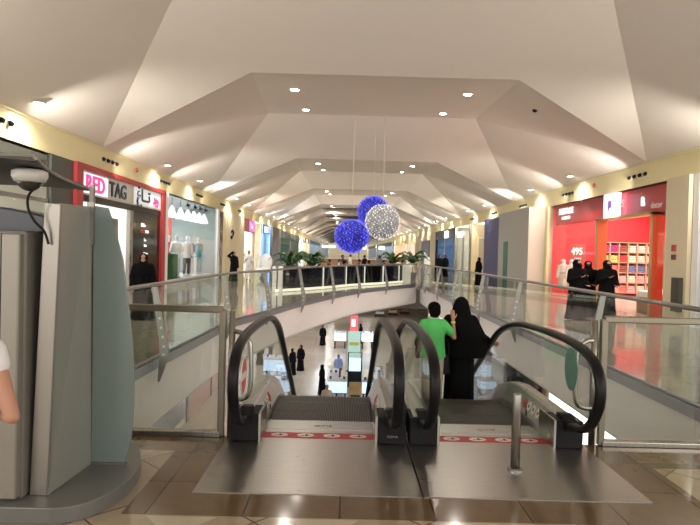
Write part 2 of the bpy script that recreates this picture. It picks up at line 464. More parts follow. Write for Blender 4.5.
def fz(a, b, c, x, y):
    a, b, c = Vector(a), Vector(b), Vector(c); n_ = (b-a).cross(c-a); return a.z-(n_.x*(x-a.x)+n_.y*(y-a.y))/n_.z
ORD = ['nearest', 'second', 'third', 'fourth', 'fifth', 'sixth', 'seventh', 'eighth', 'ninth']
for i in range(1, 7):
    a, b = A1[i], A2[i]
    for k, t in enumerate((.28, .82)):
        for sx, sn in ((-2.3,'left'), (2.35,'right')):
            x = .8+sx; y = a[0].y*(1-t)+b[0].y*t; z = a[0].z*(1-t)+b[0].z*t
            add_lamp((x,y,z-.005), f'{"front" if k==0 else "rear"} white downlight in the {sn} half of the {ORD[i-1]} flat ceiling strip',
                     'downlights in the flat ceiling strips', 260 if i < 4 else 200)
for i in range(0, 7):
    for side, xw, sn in ((0, XL, 'left'), (1, XR, 'right')):
        for k in range(2):
            if i == 0:
                if k == 0: continue
                y = 13.4
            else: y = Ls[i]+ (4.9 if k == 0 else 9.9)
            d = .5
            x = xw+d if side == 0 else xw-d
            P0 = Vector((xw, Ls[i], ZC)); P1 = Vector((xw, Ls[i+1], ZC))
            z = fz(P0, A2[i][side], P1, x, y)
            add_lamp((x,y,z-.03), f'{"front" if k==0 else "rear"} downlight low on the {sn} ceiling fold {["above the viewer","by the nearest low corner","past the second low corner","past the third low corner","past the fourth low corner","past the fifth low corner","past the sixth low corner"][i]}',
                     'downlights low on the ceiling folds', 170)
# rectangular area lamp, used in the shops and on the lower level
def area(loc, sx, sy, rot, power, col):
    ld = bpy.data.lights.new('area', 'AREA'); ld.shape = 'RECTANGLE'; ld.size = sx; ld.size_y = sy; ld.energy = power; ld.color = col
    l = bpy.data.objects.new('area_lamp', ld); C.objects.link(l); l.location = loc; l.rotation_euler = rot; return l

# cornice spotlights: rows of four black directional spots
spotP = empty('cornice_spotlight'); spotP['category'] = 'spotlight'
mb = MB(); mb.tube([(0,0,0),(.02,0,0)], .075, 16); mb.build('socket_ring', lamp_ring, spotP)
mb = MB(); mb.tube([(.0,0,0),(.03,0,-.0),(.09,0,-.03)], [.06,.06,.05], 14); mb.build('lamp_barrel', black_plastic, spotP)
fs_ = [True]
over = {0:'dim grey shop front at far left',1:'RED TAG shop, near end',2:'RED TAG shop, far end',3:'clothes window',4:'blank cream wall',5:'pink sign shop'}
overR = {0:'cream pillar at far right',1:'right half of the red linen shop',2:'left half of the red linen shop',3:'grey box pier',4:'purple panel and doorway',5:'shop with white letters'}
def spots(y, side, label):
    for k in range(4):
        loc = ((XL+.005) if side == 'L' else (XR-.005), y-.51+k*.34, 4.3)
        rz = 0 if side == 'L' else PI
        if fs_[0]: o = spotP; fs_[0] = False; o.location = loc; o.rotation_euler = (0,0,rz); o['label'] = label; o['group'] = 'row of four '+label
        else: o = copy_tree(spotP, None, loc, rz, label, 'row of four '+label)
for i in range(6):
    spots(13.4+5.6*i-.4 if i else 12.6, 'L', 'black spotlight in left cornice row over the '+over[i])
    spots([14.5,18.6,24.4,30.6,36.5,43.][i], 'R', 'black spotlight in right cornice row over the '+overR[i])
for (x, y, sd) in ((XL, 21., 1), (XR, 21.9, -1)):
    o = MB().tube([(x,y,4.36),(x+sd*.05,y,4.36)], [.085,.075], 18).build('fire_alarm_beacon', M('alarm_red', (.45,.02,.015), .4))
    tag(o, 'red round fire alarm on the %s cornice between spotlight rows' % ('left' if sd > 0 else 'right'), 'fire alarm')

# ------------------------------------------------------------------ gallery railings
def zrail(): return 1.13
prof = [(-.045,1.12),(.045,1.12),(.115,.75),(.175,.45),(.235,.2),(.225,.05),(.16,-.16),(.10,-.32),(.075,-.3),(.085,-.1),(.10,.1),(.085,.3),(.035,.65)]
def railing_post(root, p, nn):
    mm = MB(); T = Vector((nn.y,-nn.x))*.011
    pts = [Vector((p[0]+nn.x*a, p[1]+nn.y*a, z)) for a, z in prof]
    mm.prism([q-Vector((T.x,T.y,0)) for q in pts], (2*T.x,2*T.y,0))
    po = mm.build('post', rail_grey, root)
    mh = MB()
    for a, z in ((.155,.10),(.16,.22),(.14,.36),(.115,.50),(.09,.64)):
        c = Vector((p[0]+nn.x*a, p[1]+nn.y*a, z)); mh.tube([c-Vector((T.x,T.y,0))*1.15, c+Vector((T.x,T.y,0))*1.15], .022, 12)
    mh.build('drilled_hole', M('pale_hole', (.62,.58,.52), .5), po)
def railing(name, path, N, post_y, label):
    root = empty(name, (path[0][0], path[0][1], 0), 0, label, 'railing')
    mm = MB(); mm.tube([(x,y,1.14) for x, y in path], .042, 12, flat=.75); mm.build('handrail', rail_grey, root, smooth=True)
    cuts = []
    for py in post_y:
        for i in range(len(path)-1):
            if path[i][1] <= py <= path[i+1][1]:
                t = (py-path[i][1])/(path[i+1][1]-path[i][1]); p = (path[i][0]*(1-t)+path[i+1][0]*t, py); nn = N[i].lerp(N[i+1], t).normalized()
                railing_post(root, p, nn); cuts.append((p, nn)); break
    seg = [path[0]]+[c[0] for c in cuts]
    if post_y[-1] < path[-1][1]-.3: seg.append(path[-1])
    for a, b in zip(seg[:-1], seg[1:]):
        inner = [a]+[q for q in path if a[1]+.02 < q[1] < b[1]-.02]+[b]
        mm = MB(); vs = []; 
        for off in (-.012, .0):
            for z in (.03, 1.09):
                for q in inner: vs.append((q[0]+off*N[0].x, q[1]+off*N[0].y, z))
        k = len(inner); fs = []
        for i in range(k-1):
            for u, v in ((0,1),(1,3),(3,2),(2,0)): fs.append((u*k+i, u*k+i+1, v*k+i+1, v*k+i))
        fs += [(0,k,3*k,2*k),(k-1,2*k-1,4*k-1,3*k-1)]
        mm.add(vs, fs); mm.build('glass_panel', clear_glass, root)
        mm = MB(); mm.tube([(q[0],q[1],.04) for q in inner], .022, 6); mm.build('glass_clamp', band_grey, root)
railing('gallery_railing', edgeL, NL, [5.6,8.95,13.2,16.1,19.5,22.9,26.2,29.1,32.9], 'curved glass railing with bent grey posts round the left and far void edge')
pathR = [(4.1, NEAR+(33-NEAR)*i/12) for i in range(13)]
railing('gallery_railing', pathR, [Vector((-1,0))]*13, [5.6,9.5,14.0,17.8,22.,26.,30.,32.8], 'straight glass railing with bent grey posts along the right void edge')

# barriers beside the escalators
def barrier(x0, x1, label):
    r = empty('glass_barrier', (x0, NEAR, 0), 0, label, 'glass barrier')
    s = 1 if x1 > x0 else -1
    a = .03
    mm = MB(); mm.box(min(x0,x1),NEAR-a,1.12,max(x0,x1),NEAR+a,1.18); mm.build('top_rail', tube_steel, r, bevel=.01)
    mm = MB(); mm.box(x0-a,NEAR-a,0,x0+a,NEAR+a,1.15); mm.build('post', tube_steel, r, bevel=.01)
    mm = MB(); mm.cyl((x0-s*.085,NEAR,0),(x0-s*.085,NEAR,1.14),.028); mm.build('side_post', steel, r, smooth=True)
    mm = MB(); mm.box(min(x0,x1),NEAR-.05,0,max(x0,x1),NEAR+.05,.045); mm.build('bottom_sill', steel, r, bevel=.006)
    n = max(1, round(abs(x1-x0)/.95)); w = (x1-x0)/n
    for i in range(n):
        p0 = x0+s*.04+w*i; p1 = x0+w*(i+1)-s*.008
        mm = MB(); mm.box(min(p0,p1),NEAR-.006,.045,max(p0,p1),NEAR+.006,1.12); mm.build('glass_panel', clear_glass, r)
    # bent guard tube reaching towards the escalator handrail
    g = smooth_path([(x0-s*.085,NEAR,.95),(x0-s*.16,NEAR-.02,.95),(x0-s*.25,NEAR-.05,.88),(x0-s*.27,NEAR-.06,.7),(x0-s*.27,NEAR-.06,.5),(x0-s*.24,NEAR-.05,.38),(x0-s*.16,NEAR-.02,.34),(x0-s*.085,NEAR,.34)], 4)
    mm = MB(); mm.tube(g, .022, 10); mm.build('guard_tube', steel, r, smooth=True)
barrier(-1.1, -2.86, 'framed glass barrier left of the left escalator, behind the bank machine')
barrier(2.36, 4.07, 'framed glass barrier right of the right escalator')

# ------------------------------------------------------------------ escalators
HP = [(5.45,.215),(5.2,.225),(4.97,.27),(4.80,.38),(4.68,.56),(4.69,.75),(4.84,.88),(5.2,.95),(5.7,.965),(6.3,.955),(6.9,.92),(7.4,.83),(7.9,.67),(8.5,.34),(9.2,-.06)]
def zp(y):
    t = [(0,0),(6.7,0),(7.1,-.05),(7.6,-.19),(8.2,-.48),(8.8,-.82),(17.3,-.82-8.5*.577),(17.9,-5.93),(18.4,-6.),(30,-6.)]
    for (a, b), (c, d) in zip(t[:-1], t[1:]):
        if a <= y <= c: return b+(d-b)*(y-a)/(c-a)
    return -6.
yend = 17.3
HPF = [(y, z) for y, z in HP]+[(9.2+(yend-9.2)*i/5, -.06-(yend-9.2)*i/5*.577) for i in range(1, 6)]+[(18.0,-5.05),(18.9,-5.08),(19.35,-5.2),(19.5,-5.45),(19.3,-5.7),(18.9,-5.76)]
HPS = [(v.x, v.y) for v in smooth_path([(y, z, 0) for y, z in HPF], 5)]
DY = [5.3+.1*i for i in range(0, 142)]
GAUGE = .65
def sweep_yz(x, path, hw, ht):
    """flattened C profile handrail"""
    mm = MB(); pr = [(-.7,-1),(.7,-1),(1,-.5),(1,.3),(.75,.85),(.3,1),(-.3,1),(-.75,.85),(-1,.3),(-1,-.5)]
    k = len(path); n_ = len(pr); vs = []
    for i in range(k):
        a = Vector(path[max(i-1,0)]); b = Vector(path[min(i+1,k-1)]); t = (b-a).normalized(); nn = Vector((t.y*-1, t.x))
        for u, v in pr: vs.append((x+u*hw, path[i][0]+nn.x*v*ht, path[i][1]+nn.y*v*ht))
    fs = [(i*n_+j, i*n_+(j+1) % n_, (i+1)*n_+(j+1) % n_, (i+1)*n_+j) for i in range(k-1) for j in range(n_)]
    fs += [tuple(range(n_)), tuple((k-1)*n_+j for j in range(n_))]
    mm.add(vs, fs); return mm
step_mesh = []
def escalator(cx, label, first_e):
    r = empty('escalator', (cx, NEAR, 0), 0, label, 'escalator')
    gi = GAUGE-.13     # inner half width of the steps
    # landing plate
    x0, x1 = (PX0, .578) if first_e else (.582, PX1)
    mm = MB(); mm.box(x0+.004, PY0, -.02, x1-.004, 5.66, .006); lp = mm.build('landing_plate', plate_steel, r)
    mm = MB(); mm.box(cx-gi, 5.66, -.02, cx+gi, 5.95, .010)
    for i in range(40):
        xx = cx-gi+.02+i*(2*gi-.04)/39; mm.box(xx-.006, 5.95, -.02, xx+.006, 5.99, .004)
    mm.build('comb_plate', deck_metal, r)
    # red tape with pictogram ovals
    mm = MB(); mm.box(cx-gi-.01, 5.40, .006, cx+gi+.01, 5.56, .009); rt = mm.build('warning_tape', red_tape, r)
    for i in range(4):
        xx = cx-gi+.16+i*(2*gi-.32)/3
        mm = MB(); mm.lathe([(.078,.05,.009,0,0),(.078,.05,.0105,0,0)], (xx,5.48,0), 24); ov = mm.build('pictogram_oval', white_sticker, rt)
        mm = MB()
        mm.lathe([(.01,.008,.0105,0,0),(.01,.008,.012,0,0)], (xx+.01,5.50,0), 10)
        mm.box(xx-.005,5.455,.0105,xx+.02,5.492,.012); mm.box(xx-.04,5.46,.0105,xx-.01,5.468,.012); mm.box(xx+.02,5.47,.0105,xx+.045,5.478,.012)
        mm.build('pictogram', M('pictogram_ink', (.10,.02,.02), .5), ov)
    # two small dark embossed maker mark squares (illegible in the photograph)
    text('maker_mark', 'OTIS', .055, M('mark_ink', (.10,.09,.08), .5), r, (cx-.06, 5.76, .0105), 'U', .001, 1.5)
    # steps
    k = 0; y = 5.96
    while y < 18.6:
        zc = zp(y+.2)
        if not step_mesh:
            mm = MB(); w = 2*gi-.012; mm.box(-w/2, 0, -.20, w/2, .40, -.014, 0)
            nr = 58
            for i in range(nr):
                xx = -w/2+.006+i*(w-.012)/(nr-1); mm.box(xx-.0042, .004, -.014, xx+.0042, .396, 0, 1)
            so = mm.build('step', [step_dark, step_metal], r, local=True); step_mesh.append(so.data)
            so.location = (0, y-NEAR, zc)
        else:
            so = bpy.data.objects.new('step', step_mesh[0]); C.objects.link(so); so.parent = r; so.location = (0, y-NEAR, zc)
        y += .402; k += 1
    for s in (-1, 1):
        hx = cx+s*GAUGE; side = 'left' if s < 0 else 'right'
        h = sweep_yz(hx, HPS, .042, .03).build('handrail', rubber, r, smooth=True)
        # glass
        up = [(a, b-.03) for a, b in HPS if True]
        nose = [(a, b) for a, b in HPS]
        poly = []
        for i, (a, b) in enumerate(nose):
            q = nose[min(i+1, len(nose)-1)]; p_ = nose[max(i-1, 0)]; t = Vector((q[0]-p_[0], q[1]-p_[1])).normalized(); nn = Vector((-t.y, t.x))
            poly.append((a-nn.x*.025, b-nn.y*.025))
        poly = [p for p in poly if p[0] < 18.9]
        lowc = [(yy, zp(yy)+.2) for yy in reversed(DY) if yy < 18.9]
        pts = [(hx-.006, a, b) for a, b in poly if True]+[(hx-.006, a, b) for a, b in lowc]
        mm = MB(); mm.prism(pts, (.012,0,0)); mm.build('glass_balustrade', clear_glass, r)
        # deck: level top then sloped face down to the steps; swept along the pitch
        mm = MB(); sec = [(.10,.0),(.10,.235),(.075,.262),(-.03,.262),(-.05,.25),(-.125,.06),(-.125,-.12),(.10,-.12)]
        vs = []; 
        for yy in DY:
            for u, v in sec: vs.append((hx+s*u, yy, zp(yy)+v))
        ns = len(sec); kk = len(DY)
        fs = [(i*ns+j, i*ns+(j+1) % ns, (i+1)*ns+(j+1) % ns, (i+1)*ns+j) for i in range(kk-1) for j in range(ns)]+[tuple(range(ns))]
        mm.add(vs, fs); dk = mm.build('deck', deck_metal, r)
        mm = MB(); mm.box(hx-.125 if s > 0 else hx-.12, 5.27, .008, hx+.12 if s > 0 else hx+.125, 5.60, .25)
        mm.build('newel_box', black_plastic, r, bevel=.01)
        mm = MB()
        ex = hx-s*.135
        mm.box(min(ex-.01,ex+.01), 5.265, .006, max(ex-.01,ex+.01), 5.68, .26); mm.build('newel_side_plate', steel, r)
        mm = MB(); mm.prism([(hx-.05,5.22,.17),(hx-.05,5.22,.26),(hx-.05,5.34,.30),(hx-.05,5.5,.28),(hx-.05,5.5,.17)], (.10,0,0)); mm.build('handrail_inlet', black_plastic, r, bevel=.012)
        # dark joint lines on the deck
        mm = MB(); 
        for yy in (6.45,):
            mm.prism([(hx-s*.03,yy-.012,.264),(hx-s*.03,yy+.012,.264),(hx-s*.127,yy-.30,.062),(hx-s*.127,yy-.33,.062)], (-s*.004,0,.003))
        mm.build('deck_joint', black_plastic, r)
        # round warning stickers on the sloped face
        for i in range(4):
            yy = 5.88+i*.14
            cc = Vector((hx-s*.088, yy, .155)); nrm = Vector((-s*.93,0,.36)).normalized()
            mm = MB(); mm.tube([cc, cc+nrm*.006], .052, 18); so = mm.build('round_sticker', white_sticker if i < 3 else red_sticker, dk)
            mm = MB(); mm.tube([cc+nrm*.006, cc+nrm*.008], .018, 10); mm.build('sticker_symbol', M('sticker_ink', (.25,.05,.05), .5), so)
        # truss cladding below
        mm = MB(); yy_ = [5.45+.35*i for i in range(0, 40)]
        pts = [(hx+s*.11, y_, zp(y_)+.05) for y_ in yy_]+[(hx+s*.11, y_, max(zp(y_)-1.05, LOW-.0)) for y_ in reversed(yy_)]
        mm.prism(pts, (s*.02,0,0)); mm.build('truss_cladding', M('truss_white_panel', (.55,.54,.53), .4, .2), r)
    mm = MB(); yy_ = [5.45+.35*i for i in range(0, 34)]
    pts = [(cx-GAUGE-.1, y_, zp(y_)-.9) for y_ in yy_]
    vs = pts+[(cx+GAUGE+.1, y_, zp(y_)-.9) for y_ in yy_]; k_ = len(yy_)
    mm.add(vs, [(i, i+1, k_+i+1, k_+i) for i in range(k_-1)]); mm.build('truss_underside', fascia_m, r, fix=False)
    return r
e1 = escalator(-.21, 'left escalator going down, with a red no entry sticker on its glass', True)
e2 = escalator(1.37, 'right escalator going down, carrying the boy in green and the woman in black', False)
# stickers on the glass
def glass_oval(parent, x, y, z, rz_, ry_, mat, bar):
    mm = MB(); n_ = 28
    mm.prism([(x, y+ry_*math.cos(2*PI*i/n_), z+rz_*math.sin(2*PI*i/n_)) for i in range(n_)], (.003,0,0)); o = mm.build('glass_sticker', mat, parent)
    if bar:
        mm = MB(); mm.box(x-.003, y-ry_*.7, z-.03, x+.005, y+ry_*.7, z+.03); mm.build('sticker_bar', white_sticker, o)
        n_ = 28; mm = MB(); mm.tube([(x+.003, y+ry_*.97*math.cos(2*PI*i/n_), z+rz_*.97*math.sin(2*PI*i/n_)) for i in range(n_)], .006, 6, closed=True); mm.build('sticker_rim', white_sticker, o)
glass_oval(e1, -.86+.008, 5.12, .62, .16, .15, red_sticker, True)
glass_oval(e2, 2.02-.012, 5.27, .72, .19, .15, green_sticker, False)
# small dark name plates on the newels
text('newel_lettering', 'SIGMA', .028, M('dim_letter', (.30,.30,.32), .5), e1, (.40, 5.264, .07), 'F', .001, 1.2)

# bollard in front of the right escalator
b = empty('steel_bollard', (1.38,4.72,0), 0, 'short round steel bollard standing on the right landing plate', 'bollard')
MB().lathe([(.036,.018),(.036,.60),(.034,.612),(.02,.618)], (1.38,4.72,.0), 28).build('tube', steel, b, smooth=True)
MB().lathe([(.062,.006),(.062,.020),(.045,.028)], (1.38,4.72,0), 28).build('base_flange', steel, b, smooth=False)

# ------------------------------------------------------------------ bank machine kiosk at the left
kx = empty('bank_machine_kiosk', (-2.1,3.9,0), 0, 'tall grey cash machine kiosk with curved canopy and frosted glass fin on a rounded platform', 'cash machine')
base = [(-3.2,3.62),(-1.75,3.62),(-1.60,3.68),(-1.50,3.85),(-1.45,4.1),(-1.48,4.4),(-1.60,4.75),(-1.8,5.0),(-3.2,5.0)]
bp = [tuple(v) for v in smooth_path([(x,y,0) for x,y in base[1:8]], 4)]
MB().prism([(-3.2,3.62,0)]+bp+[(-3.2,5.0,0)], (0,0,.10)).build('platform', atm_base, kx, bevel=.006)
MB().prism([(-1.975,3.80,.10),(-1.865,3.80,.10),(-1.81,3.80,1.955),(-1.91,3.80,1.965)], (0,.03,0)).build('front_edge_panel', M('edge_panel_metal', (.30,.28,.25), .3, .75, var=.25, scale=1.2), kx, bevel=.004)
MB().add([(-1.864,3.805,.1),(-1.83,4.38,.1),(-1.86,4.38,1.98),(-1.809,3.805,1.96),(-1.94,3.83,.1),(-1.91,4.38,.1),(-1.93,4.38,1.98),(-1.88,3.83,1.96)],
         [(0,1,2,3),(4,7,6,5),(0,3,7,4),(1,5,6,2),(3,2,6,7),(0,4,5,1)]).build('side_panel', atm_grey, kx)
MB().prism([(-1.93,4.42,.12),(-1.66,4.42,.12),(-1.70,4.42,1.9),(-1.93,4.42,1.93)], (0,.05,0)).build('rear_panel', atm_light, kx)
fin = [(-1.835,.11),(-1.585,.11),(-1.545,.28),(-1.53,.57),(-1.53,.76),(-1.55,1.01),(-1.59,1.31),(-1.63,1.6),(-1.70,1.85),(-1.745,1.975),(-1.85,1.99)]
MB().prism([(x,4.39,z) for x,z in fin], (0,.018,0)).build('glass_fin', fin_glass, kx, bevel=.003)
MB().box(-1.862,4.372,.11,-1.85,4.41,1.96).box(-1.86,4.37,.098,-1.58,4.43,.112).build('fin_channel', rail_grey, kx)
MB().box(-1.865,4.35,1.70,-1.835,4.38,2.14).build('canopy_strut', rail_grey, kx)
MB().obox((-1.85,4.345,1.98),(.05,.02,.06)).build('strut_clamp', steel, kx)
# canopy: curved sheet
m = MB(); nx, ny = 14, 6; vs = []
for th_ in (0, .03):
    for i in range(nx+1):
        t = i/nx; x = -3.3+t*1.56
        for j in range(ny+1):
            u = j/ny; xx = x+.02-(1-(1-u)**2)*.24*t; y = 3.32+u*1.25
            z = 2.165-.045*u-.06*math.sin(PI*u)*0 + .02*math.sin(t*PI)-(max(0,t-.55)**2)*.05
            vs.append((xx, y, z+th_))
S = (nx+1)*(ny+1); q = lambda l,i,j: l*S+i*(ny+1)+j; fs = []
for i in range(nx):
    for j in range(ny): fs += [(q(0,i,j),q(0,i,j+1),q(0,i+1,j+1),q(0,i+1,j)), (q(1,i,j),q(1,i+1,j),q(1,i+1,j+1),q(1,i,j+1))]
for i in range(nx): fs += [(q(0,i,0),q(0,i+1,0),q(1,i+1,0),q(1,i,0)), (q(0,i,ny),q(1,i,ny),q(1,i+1,ny),q(0,i+1,ny))]
for j in range(ny): fs += [(q(0,nx,j),q(0,nx,j+1),q(1,nx,j+1),q(1,nx,j)), (q(0,0,j),q(1,0,j),q(1,0,j+1),q(0,0,j+1))]
MB().add(vs, fs).build('canopy', M('canopy_dark', (.028,.026,.02), .5), kx)
MB().tube([(-3.26,3.32,2.185),(-1.74,3.32,2.185)]+[(-1.72-(1-(1-u)**2)*.24,3.32+u*1.25,2.17-.045*u) for u in (0,.2,.4,.6,.8,1.)], .010, 6).build('edge_trim', atm_light, kx)
# cabinet
cb = MB().box(-3.1,3.74,.10,-1.99,4.3,1.78).build('cabinet', atm_dark, kx, bevel=.015)
MB().box(-2.13,3.71,.12,-2.115,3.75,1.76).build('cabinet_seam', black_plastic, kx)
MB().box(-2.11,3.68,.12,-2.0,3.74,1.76).build('cabinet_door', atm_light, kx, bevel=.01)
MB().box(-2.9,3.68,.95,-2.20,3.74,1.55).build('screen_surround', M('screen_surround_m', (.12,.115,.10), .4), kx, bevel=.01)
MB().box(-2.85,3.67,1.22,-2.22,3.685,1.52).build('display_screen', screen_blue, kx)
MB().box(-2.8,3.66,1.0,-2.4,3.685,1.12).build('keypad', steel, kx)
arch = [(-3.1,1.78),(-1.96,1.78),(-1.96,1.88),(-2.1,1.91),(-2.3,1.94),(-3.1,1.96)]
MB().prism([(x,3.9,z) for x,z in arch], (0,.5,0)).build('cabinet_hood', navy_panel, kx, bevel=.01)
cab = smooth_path([(-1.88,3.68,2.06),(-1.945,3.68,2.0),(-1.96,3.70,1.92),(-1.93,3.72,1.84),(-1.89,3.76,1.78),(-1.87,3.78,1.70)], 6)
MB().tube(cab, .008, 8).build('cable', black_plastic, kx, smooth=True)
cm = empty('dome_camera', (-1.90,3.6,2.13), 0, 'white dome security camera with dark bubble hanging under the kiosk canopy', 'security camera')
MB().lathe([(.075,.012),(.098,.0),(.10,-.03),(.085,-.06),(.07,-.065)], (-1.90,3.6,2.13), 28).build('housing', M('off_white_plastic', (.55,.54,.50), .4), cm, smooth=True)
MB().ball((-1.90,3.6,2.075), (.070,.070,.062), 24, 14).build('bubble', M('dark_bubble', (.02,.02,.02), .05, spec=.8), cm, smooth=True)
MB().tube([(-1.90+.071*math.cos(a*PI/12),3.6+.071*math.sin(a*PI/12),2.072) for a in range(24)], .006, 6, closed=True).build('retaining_ring', steel, cm, smooth=True)

# ------------------------------------------------------------------ shops
def shop_box(r, side, y0, y1, depth, wallm, floorm, ceilm, zt=3.95, far=None):
    s = -1 if side == 'L' else 1; xf = XL-.02 if side == 'L' else XR+.02; xb = xf+s*depth
    a, b_ = min(xf,xb), max(xf,xb)
    MB().box(min(xb,xb+s*.1),y0,0,max(xb,xb+s*.1),y1,zt).build('back_wall', wallm, r)
    MB().box(a,y1-.06,0,b_,y1,zt).build('side_wall', far or wallm, r)
    MB().box(a,y0,0,b_,y0+.06,zt).build('side_wall', wallm, r)
    MB().box(a,y0,zt,b_,y1,zt+.08).build('shop_ceiling', ceilm, r)
    MB().box(a,y0,-.02,b_,y1,.004).build('shop_floor', floorm, r)
def shop_light(side, y0, y1, power, col=(1,.96,.9), depth=3.2, z=3.85):
    s = -1 if side == 'L' else 1; x = (XL if side == 'L' else XR)+s*depth/1.6
    area((x, (y0+y1)/2, z), depth*.8, (y1-y0)*.8, (0,0,0), power, col)
def pane(r, side, y0, y1, z0=.02, z1=3.93, name='glass_pane', mat=None, off=0.):
    x = XL-.05+off if side == 'L' else XR+.05-off
    MB().box(x-.006,y0,z0,x+.006,y1,z1).build(name, mat or shop_glass, r)
def slab(r, name, side, y0, y1, z0, z1, mat, t0=-.1, t1=.06, bevel=0.):
    """box on the shop line from depth t0 (inside) to t1 (corridor side)"""
    if side == 'L': return MB().box(XL+t0,y0,z0,XL+t1,y1,z1).build(name, mat, r, bevel=bevel)
    return MB().box(XR-t1,y0,z0,XR-t0,y1,z1).build(name, mat, r, bevel=bevel)
shopfloor = M('shop_floor_tile', (.55,.53,.49), .12, var=.05)

# RED TAG
r = empty('fashion_shop', (XL,20,0), 0, 'RED TAG clothes shop with dark red frame, lit sign and black glass panel', 'shop')
shop_box(r, 'L', 16.25, 24.1, 6., white_shop, shopfloor, M('white_shop_ceiling', (.8,.8,.8), .6))
slab(r, 'frame', 'L', 16.2, 24.15, 3.80, 3.95, red_frame, t1=.12)
slab(r, 'frame', 'L', 16.2, 16.6, 0, 3.80, red_frame, t1=.12)
slab(r, 'frame', 'L', 23.72, 24.15, 0, 3.80, red_frame, t1=.12)
sb = slab(r, 'sign_board', 'L', 16.6, 23.72, 3.12, 3.80, M('sign_board_cream', (.55,.53,.42), .35), t1=.05)
halo = M('sign_halo', (.45,.45,.42), .5, emit=(.82,.80,1), es=.75)
slab(sb, 'sign_backlight', 'L', 16.72, 18.45, 3.17, 3.74, halo, t0=.052, t1=.056)
slab(sb, 'sign_backlight', 'L', 18.5, 20.25, 3.17, 3.74, M('sign_halo_soft', (.45,.45,.42), .5, emit=(.9,.95,.8), es=.08), t0=.052, t1=.056)
slab(sb, 'sign_backlight', 'L', 20.7, 23.6, 3.17, 3.76, M('sign_halo_cool', (.45,.45,.42), .5, emit=(.8,.88,.95), es=.35), t0=.052, t1=.056)
pink = M('sign_pink', (.8,.03,.15), .4, emit=(1,.05,.2), es=.7)
ink = M('sign_black', (.012,.014,.03), .3)
text('sign_letters', 'RED', .64, pink, sb, (XL+.07, 16.84, 3.24), 'L', .02, 1.12, .012)
text('sign_letters', 'TAG', .64, ink, sb, (XL+.07, 18.52, 3.24), 'L', .02, 1.12, .012)
text('sign_letters', '\uFECD', .62, ink, sb, (XL+.07, 20.95, 3.36), 'L', .02, 1.3, .012)
text('sign_letters', '\uFE8E\u0640\u0640\u0640\uFE97', .58, ink, sb, (XL+.07, 21.4, 3.32), 'L', .02, 1.15, .012)
text('sign_letters', '\uFEAA\uFEF3\uFEAD', .5, pink, sb, (XL+.07, 22.72, 3.32), 'L', .02, 1., .012)
slab(r, 'lintel', 'L', 16.6, 23.72, 2.92, 3.12, black_gloss, t1=.04)
slab(r, 'jamb', 'L', 16.6, 16.75, 0, 2.92, steel, t1=.02)
slab(r, 'jamb', 'L', 20.45, 20.75, 0, 2.92, steel, t1=.03)
bp_ = slab(r, 'glass_panel', 'L', 20.75, 23.72, 0, 2.92, black_gloss, t1=.02)
wl = M('lit_white_letters', (.8,.8,.8), .5, emit=(1,1,1), es=.5)
text('panel_letters', '\uFE8E\uFED7\uFE97\uFE8E\uFEE3', 0.173, wl, bp_, (XL+.025, 21.55, 2.42), 'L', .004, 1.6, .01)
text('panel_letters', 'RED', 0.144, M('red_letters', (.7,.03,.03), .4), bp_, (XL+.025, 21.55, 2.2), 'L', .004, 1.3, .008)
text('panel_letters', 'TAG', 0.144, wl, bp_, (XL+.025, 22.0, 2.2), 'L', .004, 1.3, .008)
text('panel_letters', '\uFE8E\uFEB3', 0.158, wl, bp_, (XL+.025, 21.9, 1.9), 'L', .004, 1.3, .006)
text('panel_letters', 'Men', 0.122, wl, bp_, (XL+.025, 21.9, 1.7), 'L', .004, 1.3, .006)
text('panel_letters', 'Women', 0.108, wl, bp_, (XL+.025, 21.85, 1.42), 'L', .004, 1.3, .004)
text('panel_letters', 'Kids', 0.108, wl, bp_, (XL+.025, 21.95, 1.15), 'L', .004, 1.3, .004)
shop_light('L', 16.5, 23.9, 260, depth=5)

# dim grey shop at far left
r = empty('grey_shop', (XL,12,0), 0, 'dim grey and beige shop front at far left behind the kiosk canopy', 'shop')
shop_box(r, 'L', 8., 16.15, 5., M('beige_shop_wall', (.55,.5,.42), .6), shopfloor, white_shop)
slab(r, 'pier', 'L', 15.0, 16.18, 0, 3.95, M('dark_olive_panel', (.06,.065,.055), .4), t1=.02)
slab(r, 'mullion', 'L', 12.4, 12.5, 0, 3.95, steel, t1=.0)
pane(r, 'L', 8.05, 12.4); pane(r, 'L', 12.5, 15.0)
slab(r, 'poster_frame', 'L', 13.2, 14.6, 1.9, 2.75, brass, t0=-2.0, t1=-1.95)
slab(r, 'transom', 'L', 8.05, 15.0, 2.72, 2.82, steel, t1=-.02)
shop_light('L', 9, 15.5, 110, depth=4)

# white clothes window
r = empty('clothes_window_shop', (XL,29.5,0), 0, 'tall white framed clothes shop window with mannequins left of the blank cream wall', 'shop')
shop_box(r, 'L', 24.2, 34.7, 5.5, white_shop, M('window_plinth_floor', (.7,.7,.7), .2), M('white_shop_ceiling2', (.8,.85,.88), .5), far=M('cool_white_wall', (.42,.50,.50), .5))
slab(r, 'frame', 'L', 24.18, 24.75, 0, 3.95, white_shop, t1=.05)
slab(r, 'frame', 'L', 34.2, 34.75, 0, 3.95, white_shop, t1=.05)
pane(r, 'L', 24.75, 29.4); pane(r, 'L', 29.45, 34.2)
shop_light('L', 24.6, 34.4, 200, (.93,.98,1), depth=5)
o = slab(None, 'x', 'L', 0,.01,0,.01, white_shop); bpy.data.objects.remove(o)
tag(MB().box(-9.9,31.2,1.75,-9.1,31.24,3.3).build('hanging_banner', M('banner_red', (.75,.10,.07), .6)), 'plain red banner hanging inside the clothes shop window', 'banner')
tag(MB().box(-8.4,25.2,.3,-7.65,27.3,1.4).build('hedge_block', hedge), 'clipped green hedge block inside the clothes shop window', 'hedge')
